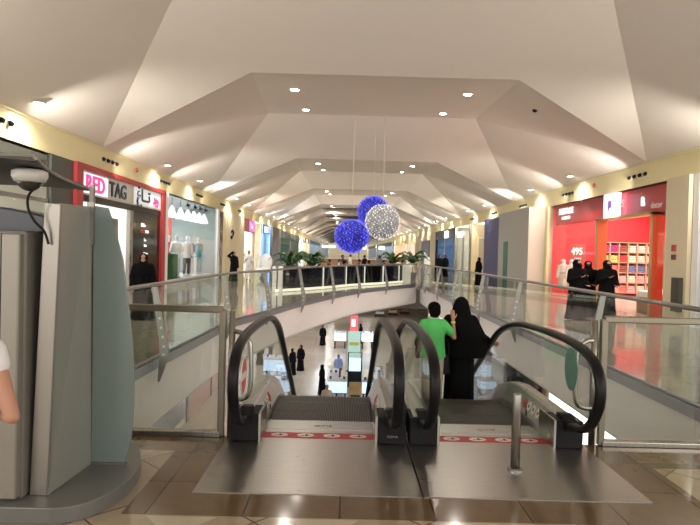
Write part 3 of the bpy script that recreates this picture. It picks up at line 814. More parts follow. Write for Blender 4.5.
pd = empty('pendant_lamp'); pd['category'] = 'pendant lamp'
MB().lathe([(.24,-.55),(.2,-.4),(.10,-.12),(.03,0.)], n=24).build('lamp_shade', M('pendant_white', (.9,.9,.9), .4, emit=(1,1,.97), es=.8), pd, smooth=True)
MB().cyl((0,0,0),(0,0,.35),.012).build('cord', black_plastic, pd)
PL = [(-7.9,25.6,'nearest'),(-7.9,27.1,'second'),(-7.9,28.5,'third'),(-7.9,29.8,'fourth'),(-7.9,31.,'fifth'),(-7.9,32.1,'sixth'),(-7.9,33.2,'farthest')]
for i, (x, y, w) in enumerate(PL):
    l = f'white cone pendant in the clothes shop window, {w} of seven' if w != 'second' else 'white cone pendant in the clothes shop window, next after the nearest'
    if i == 0: pd.location = (x,y,3.6); pd['label'] = l; pd['group'] = 'white pendants in the clothes window'
    else: copy_tree(pd, None, (x,y,3.6), 0, l, 'white pendants in the clothes window')
for i, y in enumerate((29.2,30.6,31.8,32.9)):
    r2 = MB(); r2.cyl((XL-.35,y,3.93),(XL-.35,y,3.82),.02); r2.obox((XL-.33,y,3.76),(.11,.22,.12),ry=.5)
    tag(r2.build('track_spotlight', black_plastic), 'black track spotlight at the top of the clothes shop window, '+['nearest','second','third','farthest'][i]+' of four', 'spotlight', 'track spotlights in the clothes window')

# blank wall with dark column
r = empty('blank_wall_bay', (XL,38.5,0), 0, 'blank cream wall bay with a dark column between clothes window and pink sign shop', 'wall bay')
slab(r, 'wall_panel', 'L', 36.3, 42.5, 0, 3.95, wall_m, t1=.1)
slab(r, 'dark_column', 'L', 34.78, 35.6, 0, 3.95, black_gloss, t1=.06)
slab(r, 'side_pier', 'L', 35.6, 36.3, 0, 3.95, cream, t1=.06)
hk = MB(); hk.tube(smooth_path([(XL+.12,37.9,2.75),(XL+.14,38.2,2.9),(XL+.14,38.5,2.7),(XL+.14,38.2,2.5),(XL+.14,37.9,2.35),(XL+.14,37.7,2.5)],4), .05, 8); hk.build('wall_emblem', black_plastic, r, smooth=True)

# pink sign shop
r = empty('pink_sign_shop', (XL,44.8,0), 0, 'small bright shop with a glowing pink square sign on the left side', 'shop')
shop_box(r, 'L', 42.6, 52., 4., M('warm_shop_wall', (.8,.72,.58), .5), shopfloor, soft_panel)
slab(r, 'frame', 'L', 42.5, 43.1, 0, 3.95, M('coral_panel', (.7,.2,.2), .4), t1=.05)
slab(r, 'header', 'L', 43.1, 47.5, 3.0, 3.95, M('brown_header', (.25,.13,.10), .4), t1=.05)
slab(r, 'sign', 'L', 45.4, 47.3, 3.1, 3.85, M('pink_glow', (1,.1,.4), .4, emit=(1,.05,.30), es=1.6), t0=.05, t1=.12)
text('sign_letters', 'kiko', .5, wl, r, (XL+.125, 45.6, 3.3), 'L', .004, 1.2, .01)
slab(r, 'pier', 'L', 47.5, 47.9, 0, 3.95, steel, t1=.05)
pane(r, 'L', 47.9, 51.9)
shop_light('L', 42.8, 51.8, 300, (1,.93,.8), depth=3.5)

def far_shop(side, y0, y1, name, label, wallc, glow, header=None, col=(1,.95,.88), power=200, column=None, sign=None, depth=3.5):
    r = empty(name, (XL if side == 'L' else XR, (y0+y1)/2, 0), 0, label, 'shop')
    shop_box(r, side, y0, y1, depth, wallc, shopfloor, soft_panel)
    if header: slab(r, 'header', side, y0, y1, 3.15, 3.95, header, t1=.04)
    slab(r, 'jamb', side, y0, y0+.3, 0, 3.95, column or steel, t1=.08)
    slab(r, 'jamb', side, y1-.3, y1, 0, 3.95, column or steel, t1=.08)
    ym = (y0+y1)/2
    slab(r, 'mullion', side, ym-.06, ym+.06, 0, 3.15, steel, t1=.02)
    pane(r, side, y0+.3, ym-.06, .02, 3.15 if header else 3.93); pane(r, side, ym+.06, y1-.3, .02, 3.15 if header else 3.93)
    if sign: slab(r, 'sign', side, ym-1., ym+1., 3.25, 3.8, sign, t0=.04, t1=.1)
    if power: shop_light(side, y0, y1, power, col, depth*.8)
    # stock standing in the window
    rr = random.Random(int(y0)); mm = MB()
    return r
glow = lambda n, c, s: M(n, (1,1,1), .5, emit=c, es=s)
far_shop('L', 52.1, 57.5, 'blue_lit_shop', 'narrow shop with blue and white lit columns on the left side', M('paleblue', (.35,.5,.7), .5), None, M('navy_header', (.03,.05,.1), .4), (.6,.8,1), 260, M('blue_lit_col', (.3,.5,.9), .4, emit=(.2,.45,1), es=.5), glow('blue_sign', (.3,.5,1), 1.5))
r = empty('dark_stone_bay', (XL,60,0), 0, 'dark stone clad wall bay left, between blue lit shop and teal glass front', 'wall bay')
slab(r, 'stone_cladding', 'L', 57.6, 62.5, 0, 3.95, M('dark_stone', (.06,.06,.065), .3, var=.2), t1=.3)
slab(r, 'stone_pier', 'L', 62.5, 66, 0, 3.95, M('grey_stone', (.22,.24,.23), .4, var=.1), t1=.15)
far_shop('L', 66.2, 92., 'teal_shop', 'long dark teal glass shop front on the left side by the cafe', M('teal_wall', (.10,.20,.19), .5), None, M('teal_header', (.14,.17,.14), .4), (.6,.9,.8), 60, M('olive_col', (.18,.2,.12), .4))
far_shop('L', 92.2, 104., 'white_lit_shop', 'white lit shop farthest along the left side, first past the teal front', white_shop, None, M('white_header', (.7,.7,.7), .4), (1,1,1), 700, None, glow('far_sign_w', (1,1,1), 2))
far_shop('L', 104.2, 118., 'orange_sign_shop', 'bright shop with an orange sign near the far left end', M('cream_wall2', (.8,.7,.5), .5), None, M('brown_header2', (.2,.1,.05), .4), (1,.9,.7), 700, None, glow('far_sign_o', (1,.4,.1), 2))
far_shop('L', 118.2, 249., 'end_shop_left', 'distant shop with a blue sign at the far left end', M('blue_wall2', (.5,.6,.8), .5), None, M('blue_header2', (.1,.2,.4), .4), (.8,.9,1), 900, None, glow('far_sign_b', (.2,.5,1), 2))

# ---- right side
r = empty('white_shop', (XR,12,0), 0, 'white framed shop front with dark display at the far right edge', 'shop')
shop_box(r, 'R', 8., 15.45, 4., M('grey_shop_wall', (.35,.35,.36), .5), shopfloor, white_shop)
slab(r, 'header', 'R', 8., 15.2, 2.5, 3.95, M('pale_grey_header', (.62,.64,.66), .4), t1=.05)
slab(r, 'jamb', 'R', 15.2, 15.45, 0, 3.95, white_shop, t1=.08)
slab(r, 'display_panel', 'R', 8.2, 15.0, .25, 2.5, black_gloss, t1=.03)
slab(r, 'skirting', 'R', 8., 14.9, 0, .25, white_shop, t1=.05)
em = MB(); em.tube(smooth_path([(XR-.07,14.75,2.75),(XR-.07,14.5,2.95),(XR-.07,14.2,2.85),(XR-.07,13.9,2.65),(XR-.07,13.6,2.8)],4), .03, 8); em.build('wall_emblem', black_plastic, r, smooth=True)
shop_light('R', 9, 14, 60, depth=3)
r = empty('cream_pillar', (XR,15.8,0), 0, 'cream pillar right of the red linen shop with small red call points', 'pillar')
slab(r, 'shaft', 'R', 15.5, 16.6, 0, 3.95, wall_m, t0=-.3, t1=.18)
slab(r, 'call_point', 'R', 16.0, 16.16, 1.95, 2.12, M('callpoint_red', (.4,.05,.05), .4), t0=.18, t1=.23)
slab(r, 'call_point', 'R', 16.0, 16.16, 1.72, 1.86, M('callpoint_dark', (.15,.05,.05), .4), t0=.18, t1=.23)
slab(r, 'steel_cabinet', 'R', 15.62, 15.98, .35, 1.25, M('dark_steel', (.14,.135,.12), .35, .8), t0=.18, t1=.30)

# red linen shop
r = empty('red_linen_shop', (XR,21.8,0), 0, 'bright red home linen shop with shelf wall and white bedding on the right', 'shop')
red_glow_wall = red_paint
shop_box(r, 'R', 16.65, 28.0, 7., red_paint, M('linen_floor', (.6,.5,.42), .15), M('red_ceiling', (.6,.1,.1), .5))
slab(r, 'jamb', 'R', 26.75, 27.05, 0, 3.95, cream, t1=.06)
slab(r, 'header', 'R', 16.65, 26.75, 3.12, 3.95, M('red_header', (.85,.05,.07), .3, var=.04), t0=-.5, t1=-.3)
pr = slab(r, 'portal_frame', 'R', 21.4, 21.6, 0, 3.12, brass, t0=-.3, t1=.04)
slab(r, 'portal_frame', 'R', 17.55, 17.72, 0, 3.12, brass, t0=-.3, t1=.04)
slab(r, 'portal_frame', 'R', 17.55, 21.6, 3.04, 3.14, brass, t0=-.3, t1=.04)
pane(r, 'R', 21.6, 24.3, .02, 3.94); pane(r, 'R', 24.33, 26.75, .02, 3.94); pane(r, 'R', 16.65, 19.4, 3.15, 3.94); pane(r, 'R', 16.65, 17.55, .02, 3.12); pane(r, 'R', 19.43, 21.6, 3.15, 3.94)
sg = slab(r, 'light_box_sign', 'R', 19.85, 20.75, 3.10, 3.90, M('lilac_light_box', (1,1,1), .4, emit=(.85,.78,1), es=1.2), t0=-.05, t1=.14)
mk = MB(); mk.prism([(XR-.145,20.4,3.65),(XR-.145,20.15,3.68),(XR-.145,20.12,3.42),(XR-.145,20.28,3.4),(XR-.145,20.36,3.25),(XR-.145,20.42,3.3)], (-.004,0,0)); mk.build('sign_mark', M('mark_purple', (.22,.10,.40), .4, emit=(.3,.15,.6), es=.4), sg)
text('window_letters', 'DESTAGE', .34, wl, r, (XR-.02, 25.45, 3.50), 'R', .01, 1.1, .012)
text('window_letters', 'HOME LINEN', .17, wl, r, (XR-.02, 25.1, 3.28), 'R', .01, .9, .004)
text('window_letters', 'a', .55, wl, r, (XR-.02, 18.35, 3.35), 'R', .01, 1., .02)
text('window_letters', 'decor', .28, M('dim_white_letters', (.8,.7,.7), .5), r, (XR-.02, 17.75, 3.22), 'R', .01, 1., .0)
text('window_letters', 'S', .36, M('dim_white_letters', (.8,.7,.7), .5), r, (XR-.02, 19.65, 3.4), 'R', .01, 1., .0)
for i, (x, y) in enumerate(((9.9,25.9),(10.0,24.3),(10.3,22.7),(10.2,20.6),(10.8,18.9),(11.8,24.8),(12.0,22.),(12.5,19.))):
    mm = MB(); mm.lathe([(.12,0),(.13,-.03),(.1,-.035)], (x,y,3.945), 16); mm.build('ceiling_spot', glow('shop_spot', (1,.93,.85), 9), r)
area((12., 22.5, 3.85), 4.5, 9, (0,0,0), 520, (1,.84,.78))
# shelf wall unit: facing the viewer on the far side wall
sh = empty('shelf_unit', (13.1,27.6,0), 0, 'tall pigeonhole shelf unit of folded linen on the red far wall', 'shelf unit')
X0, X1, Z0, Z1 = 11.7, 14.65, .15, 2.46; NCX, NCZ = 7, 5
MB().box(X0,27.88,Z0,X1,27.93,Z1).build('back_board', M('shelf_back', (.45,.3,.2), .5), sh)
for i in range(NCX+1):
    x = X0+(X1-X0)*i/NCX; MB().box(x-.018,27.5,Z0,x+.018,27.88,Z1).build('upright', M('shelf_wood', (.62,.45,.28), .4), sh)
for i in range(NCZ+1):
    z = Z0+(Z1-Z0)*i/NCZ; MB().box(X0,27.5,z-.015,X1,27.88,z+.015).build('shelf', M('shelf_wood', (.62,.45,.28), .4), sh)
LC = {'magenta':(.6,.03,.2),'brown':(.25,.08,.06),'cream':(.75,.65,.5),'lime':(.45,.52,.15),'coral':(.8,.2,.16),'blue':(.12,.2,.35),'floral pink':(.6,.42,.40),'red':(.65,.05,.05),'white':(.8,.77,.72)}
GR = [['magenta','magenta','brown','cream','cream','cream','cream'],['lime','lime','red','cream','cream','cream','cream'],['coral','coral','brown','blue','blue','blue','cream'],
      ['floral pink','cream','floral pink','cream','floral pink','cream','white'],['white','floral pink','coral','floral pink','cream','floral pink','white']]
bund = {}
CN = ['first','second','third','fourth','fifth','sixth','last']; RN = ['top','second','middle','fourth','bottom']
for ri, row in enumerate(GR):
    for ci, cn in enumerate(row):
        x = X0+(X1-X0)*(ci+.5)/NCX; z = Z1-(Z1-Z0)*(ri+1)/NCZ+.015
        key = cn
        if key not in bund:
            mt = M('linen_'+cn.replace(' ','_'), LC[cn], .8, var=.25, scale=25)
            o = MB().box(-.17,-.15,0,.17,.15,.11).box(-.165,-.15,.115,.165,.15,.22).box(-.16,-.14,.225,.16,.14,.31).build('folded_linen', mt, bevel=.03); bund[key] = o
        else: o = bund[key].copy(); C.objects.link(o)
        o.location = (x,27.68,z); o['label'] = f'{cn} folded linen in the {RN[ri]} row, {CN[ci]} pigeonhole from the left'; o['category'] = 'linen'; o['group'] = 'folded linen in the red shop shelf'
# 495 poster
o = empty('price_poster', (10.05,26.0,0), 0, 'brown price poster reading 495 in the red shop window', 'poster')
MB().box(9.72,26.0,1.45,10.38,26.03,2.3).build('poster_board', M('poster_brown', (.40,.10,.07), .5), o)
MB().cyl((10.05,26.04,0),(10.05,26.04,1.5),.015).build('stand', steel, o)
MB().lathe([(.16,.005),(.16,.025),(.02,.04)], (10.05,26.04,0), 20).build('foot', steel, o)
text('numerals', '495', .42, wl, o, (9.755, 25.99, 1.85), 'F', .005, .8, .008)
text('small_print', 'ONLY', .14, wl, o, (9.9, 25.99, 1.62), 'F', .005, .8, .0)
# robes on display stands
def robe(x, y, label):
    r = empty('bathrobe_display', (x,y,0), 0, label, 'bathrobe', 'white bathrobes in the red shop')
    blob('bathrobe', [('l', [(.20,.16,.35,x,y),(.19,.15,.8,x,y),(.17,.13,1.1,x,y),(.21,.13,1.33,x,y),(.10,.09,1.45,x,y)], .04, 7), ('e', (x,y,1.52), (.12,.11,.12)), ('c', (x-.18,y,1.32), (x-.27,y-.03,.85), .07,.065), ('c', (x+.18,y,1.32), (x+.27,y-.03,.85), .07,.065)], .02, M('terry_white', (.78,.72,.62), .9, bump=.5, scale=60), r)
    MB().lathe([(.19,.15,1.0,x,y),(.195,.155,1.03,x,y),(.19,.15,1.06,x,y)], n=24).build('belt', beige_cloth, r)
    MB().cyl((x,y,.0),(x,y,.4),.02).lathe([(.18,0.005),(.18,.02),(.02,.03)], (x,y,0), 20).build('stand', steel, r)
robe(9.50, 26.2, 'white hooded bathrobe on a stand in the red shop window, left one')
robe(9.62, 25.5, 'white hooded bathrobe on a stand in the red shop window, right one')
bd = empty('display_bed', (10.6,18.6,0), 0, 'low display bed heaped with white bedding inside the red shop', 'bed')
MB().box(9.45,17.8,.004,12.2,19.4,.5).build('bed_base', wood, bd, bevel=.02)
blob('duvet', [('b',(10.8,18.6,.6),(2.75,1.65,.22)),('e',(10.0,18.3,.68),(.6,.6,.14)),('e',(11.,18.7,.68),(.8,.7,.13)),('e',(11.7,18.5,.66),(.5,.6,.13))], .05, M('duvet_white', (.8,.76,.7), .9, bump=.5, scale=8), bd)
for x, y, l in ((11.7,18.2,'white'),(11.7,19.0,'white')):
    blob('pillow', [('e',(x,y,.78),(.25,.42,.12)),('e',(x,y,.78),(.3,.35,.08))], .03, M('duvet_white', (.8,.76,.7), .9), bd)
# gathered curtain swags beside the shelf: display of round cushions
# grey pier box
r = empty('grey_pier', (8.6,29.7,0), 0, 'plain grey boxed pier with a thin green strip beside the red linen shop', 'pier')
MB().box(8.2,27.1,0,9.3,32.4,3.95).build('box', grey_panel, r)
MB().box(8.2,27.07,0,9.0,27.11,3.95).build('end_face', M('pier_beige', (.62,.55,.45), .5), r)
MB().box(8.185,30.5,0,8.2,31.3,2.45).build('green_strip', M('deep_green', (.03,.16,.12), .4), r)
r = empty('purple_panel', (XR,35,0), 0, 'tall purple and blue mosaic panel beyond the grey pier', 'wall panel')
pm = bpy.data.materials.new('purple_mosaic'); pm.use_nodes = True; nt = pm.node_tree; vv = nt.nodes.new('ShaderNodeTexVoronoi'); vv.inputs['Scale'].default_value = 1.2
rp = nt.nodes.new('ShaderNodeValToRGB'); rp.color_ramp.elements[0].color = (.10,.04,.16,1); rp.color_ramp.elements[1].color = (.04,.08,.2,1); tcx = nt.nodes.new('ShaderNodeTexCoord')
nt.links.new(tcx.outputs['Object'], vv.inputs['Vector']); nt.links.new(vv.outputs['Color'], rp.inputs[0]); nt.links.new(rp.outputs[0], nt.nodes['Principled BSDF'].inputs['Base Color'])
slab(r, 'panel', 'R', 32.45, 38.2, 0, 3.95, pm, t1=.25)
r = empty('cream_doorway', (XR,40.5,0), 0, 'cream recess with a service doorway right of the void, past the purple panel', 'doorway')
MB().box(10.6,38.25,0,10.8,43.4,3.95).build('recess_wall', wall_m, r)
MB().box(9.,43.2,0,10.8,43.4,3.95).build('side_wall', M('cream_side', (.70,.60,.36), .6), r)
MB().box(9.5,43.12,0,10.5,43.2,2.9).build('door_leaf', M('door_beige', (.45,.40,.28), .5), r)
MB().box(9.4,43.1,2.9,10.6,43.2,3.0).box(9.4,43.1,0,9.5,43.2,2.9).build('door_frame', M('cream_trim', (.75,.68,.5), .5), r)
r = far_shop('R', 43.5, 49.6, 'white_letter_shop', 'bright glass shop with white letters over its window beyond the cream doorway', M('warm_shop_wall2', (.5,.46,.38), .5), None, None, (1,.95,.85), 170)
text('sign_letters', 'HOME', .62, wl, r, (XR-.05, 48.6, 3.1), 'R', .02, 1.3, .02)
r = far_shop('R', 49.7, 60.4, 'blue_lit_electronics_shop', 'blue lit shop with a white square logo on dark glass on the right side', M('blue_wall_r', (.06,.14,.30), .5), None, M('black_header', (.02,.025,.04), .2), (.45,.7,1), 110, black_gloss)
slab(r, 'square_logo', 'R', 53.2, 54.8, 3.2, 3.8, glow('white_logo', (1,1,1), 2), t0=.05, t1=.1)
slab(r, 'light_panel', 'R', 52.2, 56.0, 1.2, 2.5, glow('blue_panel', (.5,.8,1), 1.2), t0=-2.6, t1=-2.5)
r = empty('navy_doorway', (XR,66,0), 0, 'cream wall bay with a dark navy door panel beyond the blue lit shop', 'wall bay')
slab(r, 'wall_panel', 'R', 60.5, 78, 0, 3.95, wall_m, t1=.05)
slab(r, 'navy_door', 'R', 64.5, 71, 0, 3.2, M('navy_door_m', (.015,.015,.07), .3), t0=.05, t1=.15)
slab(r, 'door_notice', 'R', 67, 68.3, 1.5, 1.9, wl, t0=.15, t1=.17)
far_shop('R', 78.2, 92., 'pale_shop_right', 'pale lit shop beyond the navy door on the right side', M('pinkish_wall', (.8,.6,.5), .5), None, cream, (1,.85,.75), 600)
far_shop('R', 92.2, 112., 'peach_lit_shop', 'peach lit shop second from the far right end', M('pinkish_wall2', (.9,.6,.45), .5), None, cream, (1,.8,.65), 900)
far_shop('R', 112.2, 249., 'end_shop_right', 'bluish lit shop at the far right end', M('bluish_wall2', (.5,.6,.8), .5), None, M('navy_header', (.03,.05,.1), .4), (.8,.9,1), 1200, None, glow('far_sign_g', (.4,1,.3), 2))
# mannequins and garments
mq = empty('mannequin'); mq['category'] = 'mannequin'
MP = [('l',[(.09,.07,.78,0,0),(.15,.10,.9,0,0),(.12,.085,1.1,0,0),(.16,.10,1.3,0,0),(.19,.09,1.42,0,0),(.06,.06,1.5,0,0),(.05,.05,1.56,0,0)]),('e',(0,0,1.67),(.075,.09,.11)),
      ('c',(.19,0,1.40),(.25,.02,1.12),.045,.038),('c',(.25,.02,1.12),(.24,-.08,.88),.036,.028),('c',(-.19,0,1.40),(-.25,.02,1.12),.045,.038),('c',(-.25,.02,1.12),(-.22,-.1,.9),.036,.028),
      ('c',(.09,0,.86),(.1,-.02,.46),.075,.05),('c',(.1,-.02,.46),(.1,0,.07),.05,.035),('c',(-.09,0,.86),(-.1,.0,.46),.075,.05),('c',(-.1,.0,.46),(-.1,.04,.07),.05,.035),('e',(.1,-.06,.04),(.04,.11,.035)),('e',(-.1,-.02,.04),(.04,.11,.035))]
blob('figure', MP, .018, M('mannequin_white', (.85,.85,.85), .35), mq)
MB().lathe([(.22,0.),(.22,.012),(.2,.015)], n=24).build('stand', steel, mq)
mshirt = blob('top_garment', [('l',[(.20,.14,.80,0,0),(.165,.115,1.1,0,0),(.19,.125,1.3,0,0),(.205,.11,1.42,0,0),(.08,.075,1.49,0,0)],.03,6),('c',(.19,0,1.40),(.26,.02,1.1),.07,.07),('c',(-.19,0,1.40),(-.26,.02,1.1),.07,.07)], .02, M('garment_white', (.8,.8,.82), .8), mq)
mpant = blob('trousers', [('c',(.09,0,.86),(.1,-.02,.46),.095,.075),('c',(.1,-.02,.46),(.1,0,.14),.075,.07),('c',(-.09,0,.86),(-.1,0,.46),.095,.075),('c',(-.1,0,.46),(-.1,.04,.14),.075,.07),('e',(0,0,.88),(.17,.12,.1))], .02, M('garment_plain', (.8,.8,.82), .8), mq)
MM = [((-8.25,27.9),'white hooded mannequin with pale shirt, nearest in the clothes shop window',(.85,.87,.9),(.75,.75,.78)),((-8.2,29.6),'mannequin in a white top and dark leggings in the clothes shop window',(.85,.85,.88),(.04,.04,.05)),
      ((-8.5,31.2),'mannequin in a blue top in the clothes shop window',(.1,.2,.6),(.6,.6,.65)),((-8.4,32.6),'mannequin in a turquoise top, farthest in the clothes shop window',(.15,.5,.6),(.7,.7,.7)),((-8.9,28.9),'mannequin in a dark red dress behind the others in the clothes shop window',(.5,.05,.08),(.4,.05,.06))]
for i, ((x, y), l, c1, c2) in enumerate(MM):
    o = mq if i == 0 else copy_tree(mq)
    o.location = (x+.35,y,.3); o.rotation_euler = (0,0,.9); o.scale = (1.12,)*3; o['label'] = l; o['group'] = 'mannequins in the clothes window'
    for ch in o.children:
        if ch.name.startswith(('top_garment','trousers')):
            ch.data = ch.data.copy(); ch.data.materials.clear(); cc = c1 if ch.name.startswith('top') else c2
            ch.data.materials.append(M('garment_%d_%s' % (i, ch.name[:3]), cc, .8, bump=.2, scale=30))
tag(MB().box(-9.6,25.0,.004,-7.55,34.,.3).build('window_plinth', white_shop, bevel=.01), 'low white plinth under the mannequins in the clothes shop window', 'plinth')
def rack(x, y, cols, label):
    r = empty('clothes_rack', (x,y,0), 0, label, 'clothes rack')
    MB().tube([(x-.7,y,0),(x-.7,y,1.5),(x+.7,y,1.5),(x+.7,y,0)], .018, 8).tube([(x-.7,y-.25,.02),(x-.7,y+.25,.02)],.018,8).tube([(x+.7,y-.25,.02),(x+.7,y+.25,.02)],.018,8).build('rail_frame', steel, r)
    for i, c in enumerate(cols):
        xx = x-.6+1.2*i/(len(cols)-1)
        MB().lathe([(.035,.20,.55,xx,y),(.03,.19,1.0,xx,y),(.03,.20,1.3,xx,y),(.015,.05,1.45,xx,y)], n=16, fold=.1).build('hanging_garment', M('garment_%s' % str(c), c, .85), r)
rack(-8.8, 19.0, [(.7,.7,.75),(.6,.1,.2),(.75,.75,.75),(.1,.1,.12),(.5,.2,.3),(.7,.7,.7)], 'clothes rack just inside the RED TAG entrance')
rack(-10.2, 21.4, [(.2,.3,.6),(.7,.7,.75),(.6,.1,.1),(.6,.6,.65),(.1,.1,.12)], 'clothes rack deeper inside the RED TAG shop')
rack(-9.4, 23.2, [(.7,.6,.7),(.7,.1,.2),(.7,.7,.72),(.3,.3,.35),(.7,.7,.7)], 'clothes rack by the far wall of the RED TAG shop')

# ------------------------------------------------------------------ people
def V3(p): return Vector(p)
def hand_prims(w, d, nrm, side, s=1., curl=.35):
    """palm + four unequal bent fingers + thumb leaving the side of the palm near the wrist"""
    w, d, nrm = V3(w), V3(d).normalized(), V3(nrm).normalized(); sd = d.cross(nrm).normalized()*side
    P = []
    for k in (-1, 0, 1): P.append(('c', w+sd*.016*k*s, w+(d*.075+sd*.022*k)*s, .015*s, .014*s))
    for i, L_ in enumerate((.062, .074, .068, .052)):
        b0 = w+(d*.085+sd*(.031-.0205*i))*s; m1 = b0+(d*.5-nrm*-curl*.25)*L_*s; t1 = m1+(d*.45+nrm*curl*.8)*L_*.8*s
        P += [('c', b0-d*.012*s, m1, .0090*s, .0083*s), ('c', m1, t1, .0083*s, .0068*s)]
    b0 = w+(d*.02+sd*.026)*s; m1 = b0+(d*.03+sd*.032+nrm*.008)*s; t1 = m1+(d*.032+sd*.010+nrm*.012)*s
    P += [('c', b0, m1, .0125*s, .0105*s), ('c', m1, t1, .0105*s, .0085*s)]
    return P
def head_prims(c, s=1., yaw=0.):
    R_ = Matrix.Rotation(yaw, 3, 'Z'); c = V3(c)
    f = lambda x, y, z: c+R_ @ Vector((x,y,z))*s
    R4 = Matrix.Rotation(yaw, 4, 'Z')
    return [('e', f(0,.008,.03), (.076*s,.093*s,.088*s), R4), ('e', f(0,-.020,-.035), (.058*s,.066*s,.078*s), R4), ('e', f(0,-.05,-.085), (.028*s,.028*s,.022*s), R4),
            ('c', f(0,-.088,.012), f(0,-.107,-.022), .009*s, .014*s), ('e', f(0,-.084,-.055), (.023*s,.012*s,.009*s), R4), ('e', f(0,-.080,.035), (.05*s,.018*s,.012*s), R4),
            ('e', f(.077,.01,-.01), (.012*s,.022*s,.032*s), R4), ('e', f(-.077,.01,-.01), (.012*s,.022*s,.032*s), R4)]
def body_prims(arms, legs=None, hs=1., yaw=0., h=1.65, hands=True, headc=None):
    k = h/1.65
    S = lambda p: V3(p)*k
    P = [('l', [(.13*k,.10*k,.82*k,0,0),(.155*k,.11*k,.92*k,0,0),(.125*k,.09*k,1.08*k,0,0),(.15*k,.105*k,1.22*k,0,0),(.165*k,.10*k,1.34*k,0,0),(.11*k,.075*k,1.39*k,0,0)]),
         ('c', S((0,.005,1.36)), S((0,-.005,1.47)), .056*k, .052*k), ('c', S((-.13,0,1.345)), S((.13,0,1.345)), .055*k, .055*k)]
    P += head_prims(headc or S((0,-.01,1.535)), k*hs, yaw)
    for i, (sh, el, wr) in enumerate(arms):
        sh, el, wr = S(sh), S(el), S(wr)
        P += [('c', sh, el, .048*k, .037*k), ('c', el, wr, .038*k, .025*k)]
        if hands: P += hand_prims(wr, wr-el, Vector((0,-1,.3)) if abs((wr-el).normalized().y) < .8 else Vector((0,0,1)), 1 if sh.x > 0 else -1, k)
    for hp, kn, an in (legs or [((-.085,0,.84),(-.09,-.01,.46),(-.09,.01,.09)),((.085,0,.84),(.09,-.01,.46),(.09,.01,.09))]):
        hp, kn, an = S(hp), S(kn), S(an)
        P += [('c', hp, kn, .082*k, .055*k), ('c', kn, an, .055*k, .036*k), ('c', an+V3((0,.02,-.045))*k, an+V3((0,-.15,-.06))*k, .036*k, .026*k)]
    return P
def eyes(parent, c, s, yaw=0.):
    R_ = Matrix.Rotation(yaw, 3, 'Z'); m = MB()
    for sx in (-.030, .030): m.ball(V3(c)+R_ @ Vector((sx,-.082,.012))*s, (.012*s,.008*s,.007*s), 10, 6)
    m.build('eyes', eye_m, parent, smooth=True)
REST = [((-.17,0,1.34),(-.23,.03,1.06),(-.23,-.05,.82)),((.17,0,1.34),(.23,.03,1.06),(.23,-.05,.82))]
PHONE = [((-.17,0,1.34),(-.21,-.02,1.07),(-.10,-.22,1.17)),((.17,0,1.34),(.23,.02,1.06),(.16,-.17,.98))]
def robe_prims(arms, veil=False, flare=.27, front=None):
    P = [('l', [(flare,flare*.85,.025,0,0),(flare*.85,flare*.7,.3,0,0),(.205,.17,.7,0,0),(.19,.145,.95,0,0),(.175,.135,1.1,0,0),(.19,.135,1.28,0,0),(.185,.12,1.37,0,0),(.08,.08,1.43,0,0)], .05, 7)]
    for sh, el, wr in arms:
        sh, el, wr = V3(sh), V3(el), V3(wr)
        P += [('c', sh, el, .075, .08), ('c', el, wr, .075, .062)]
    return P
def scarf_prims(c=(0,-.01,1.535), cape=False):
    c = V3(c)
    P = [('e', c+Vector((0,.028,.022)), (.100,.108,.112)), ('e', c+Vector((0,.03,-.05)), (.094,.095,.10)), ('c', c+Vector((0,-.005,-.13)), c+Vector((0,0,-.17)), .085, .11),
         ('l', [(.215,.15,1.13,0,0),(.21,.145,1.24,0,0),(.175,.125,1.36,0,0),(.10,.09,1.45,0,0)], .03, 5)]
    return P
def woman(name, label, loc, rz, arms=PHONE, vox=.016, group=None, sc=1., niqab=False, bodymat=None, wide=1.):
    r = empty(name, (0,0,0), 0, label, 'person', group)
    blob('body', body_prims(arms), min(vox, .009) if vox < .02 else vox, bodymat or skin, r, sm=2)
    blob('abaya', robe_prims(arms), vox, abaya, r)
    sp = scarf_prims()
    if niqab: sp.append(('e', (0,-.055,1.495), (.078,.075,.085)))
    blob('headscarf', sp, min(vox,.012), abaya, r, sm=3)
    eyes(r, (0,-.01,1.535), 1.)
    MB().ball((-.09,-.06,.035), (.05,.13,.035), 12, 8).ball((.09,-.06,.035), (.05,.13,.035), 12, 8).build('shoes', black_plastic, r, smooth=True)
    r.location = loc; r.rotation_euler = (0,0,rz); r.scale = (sc*wide,sc*wide,sc)
    return r
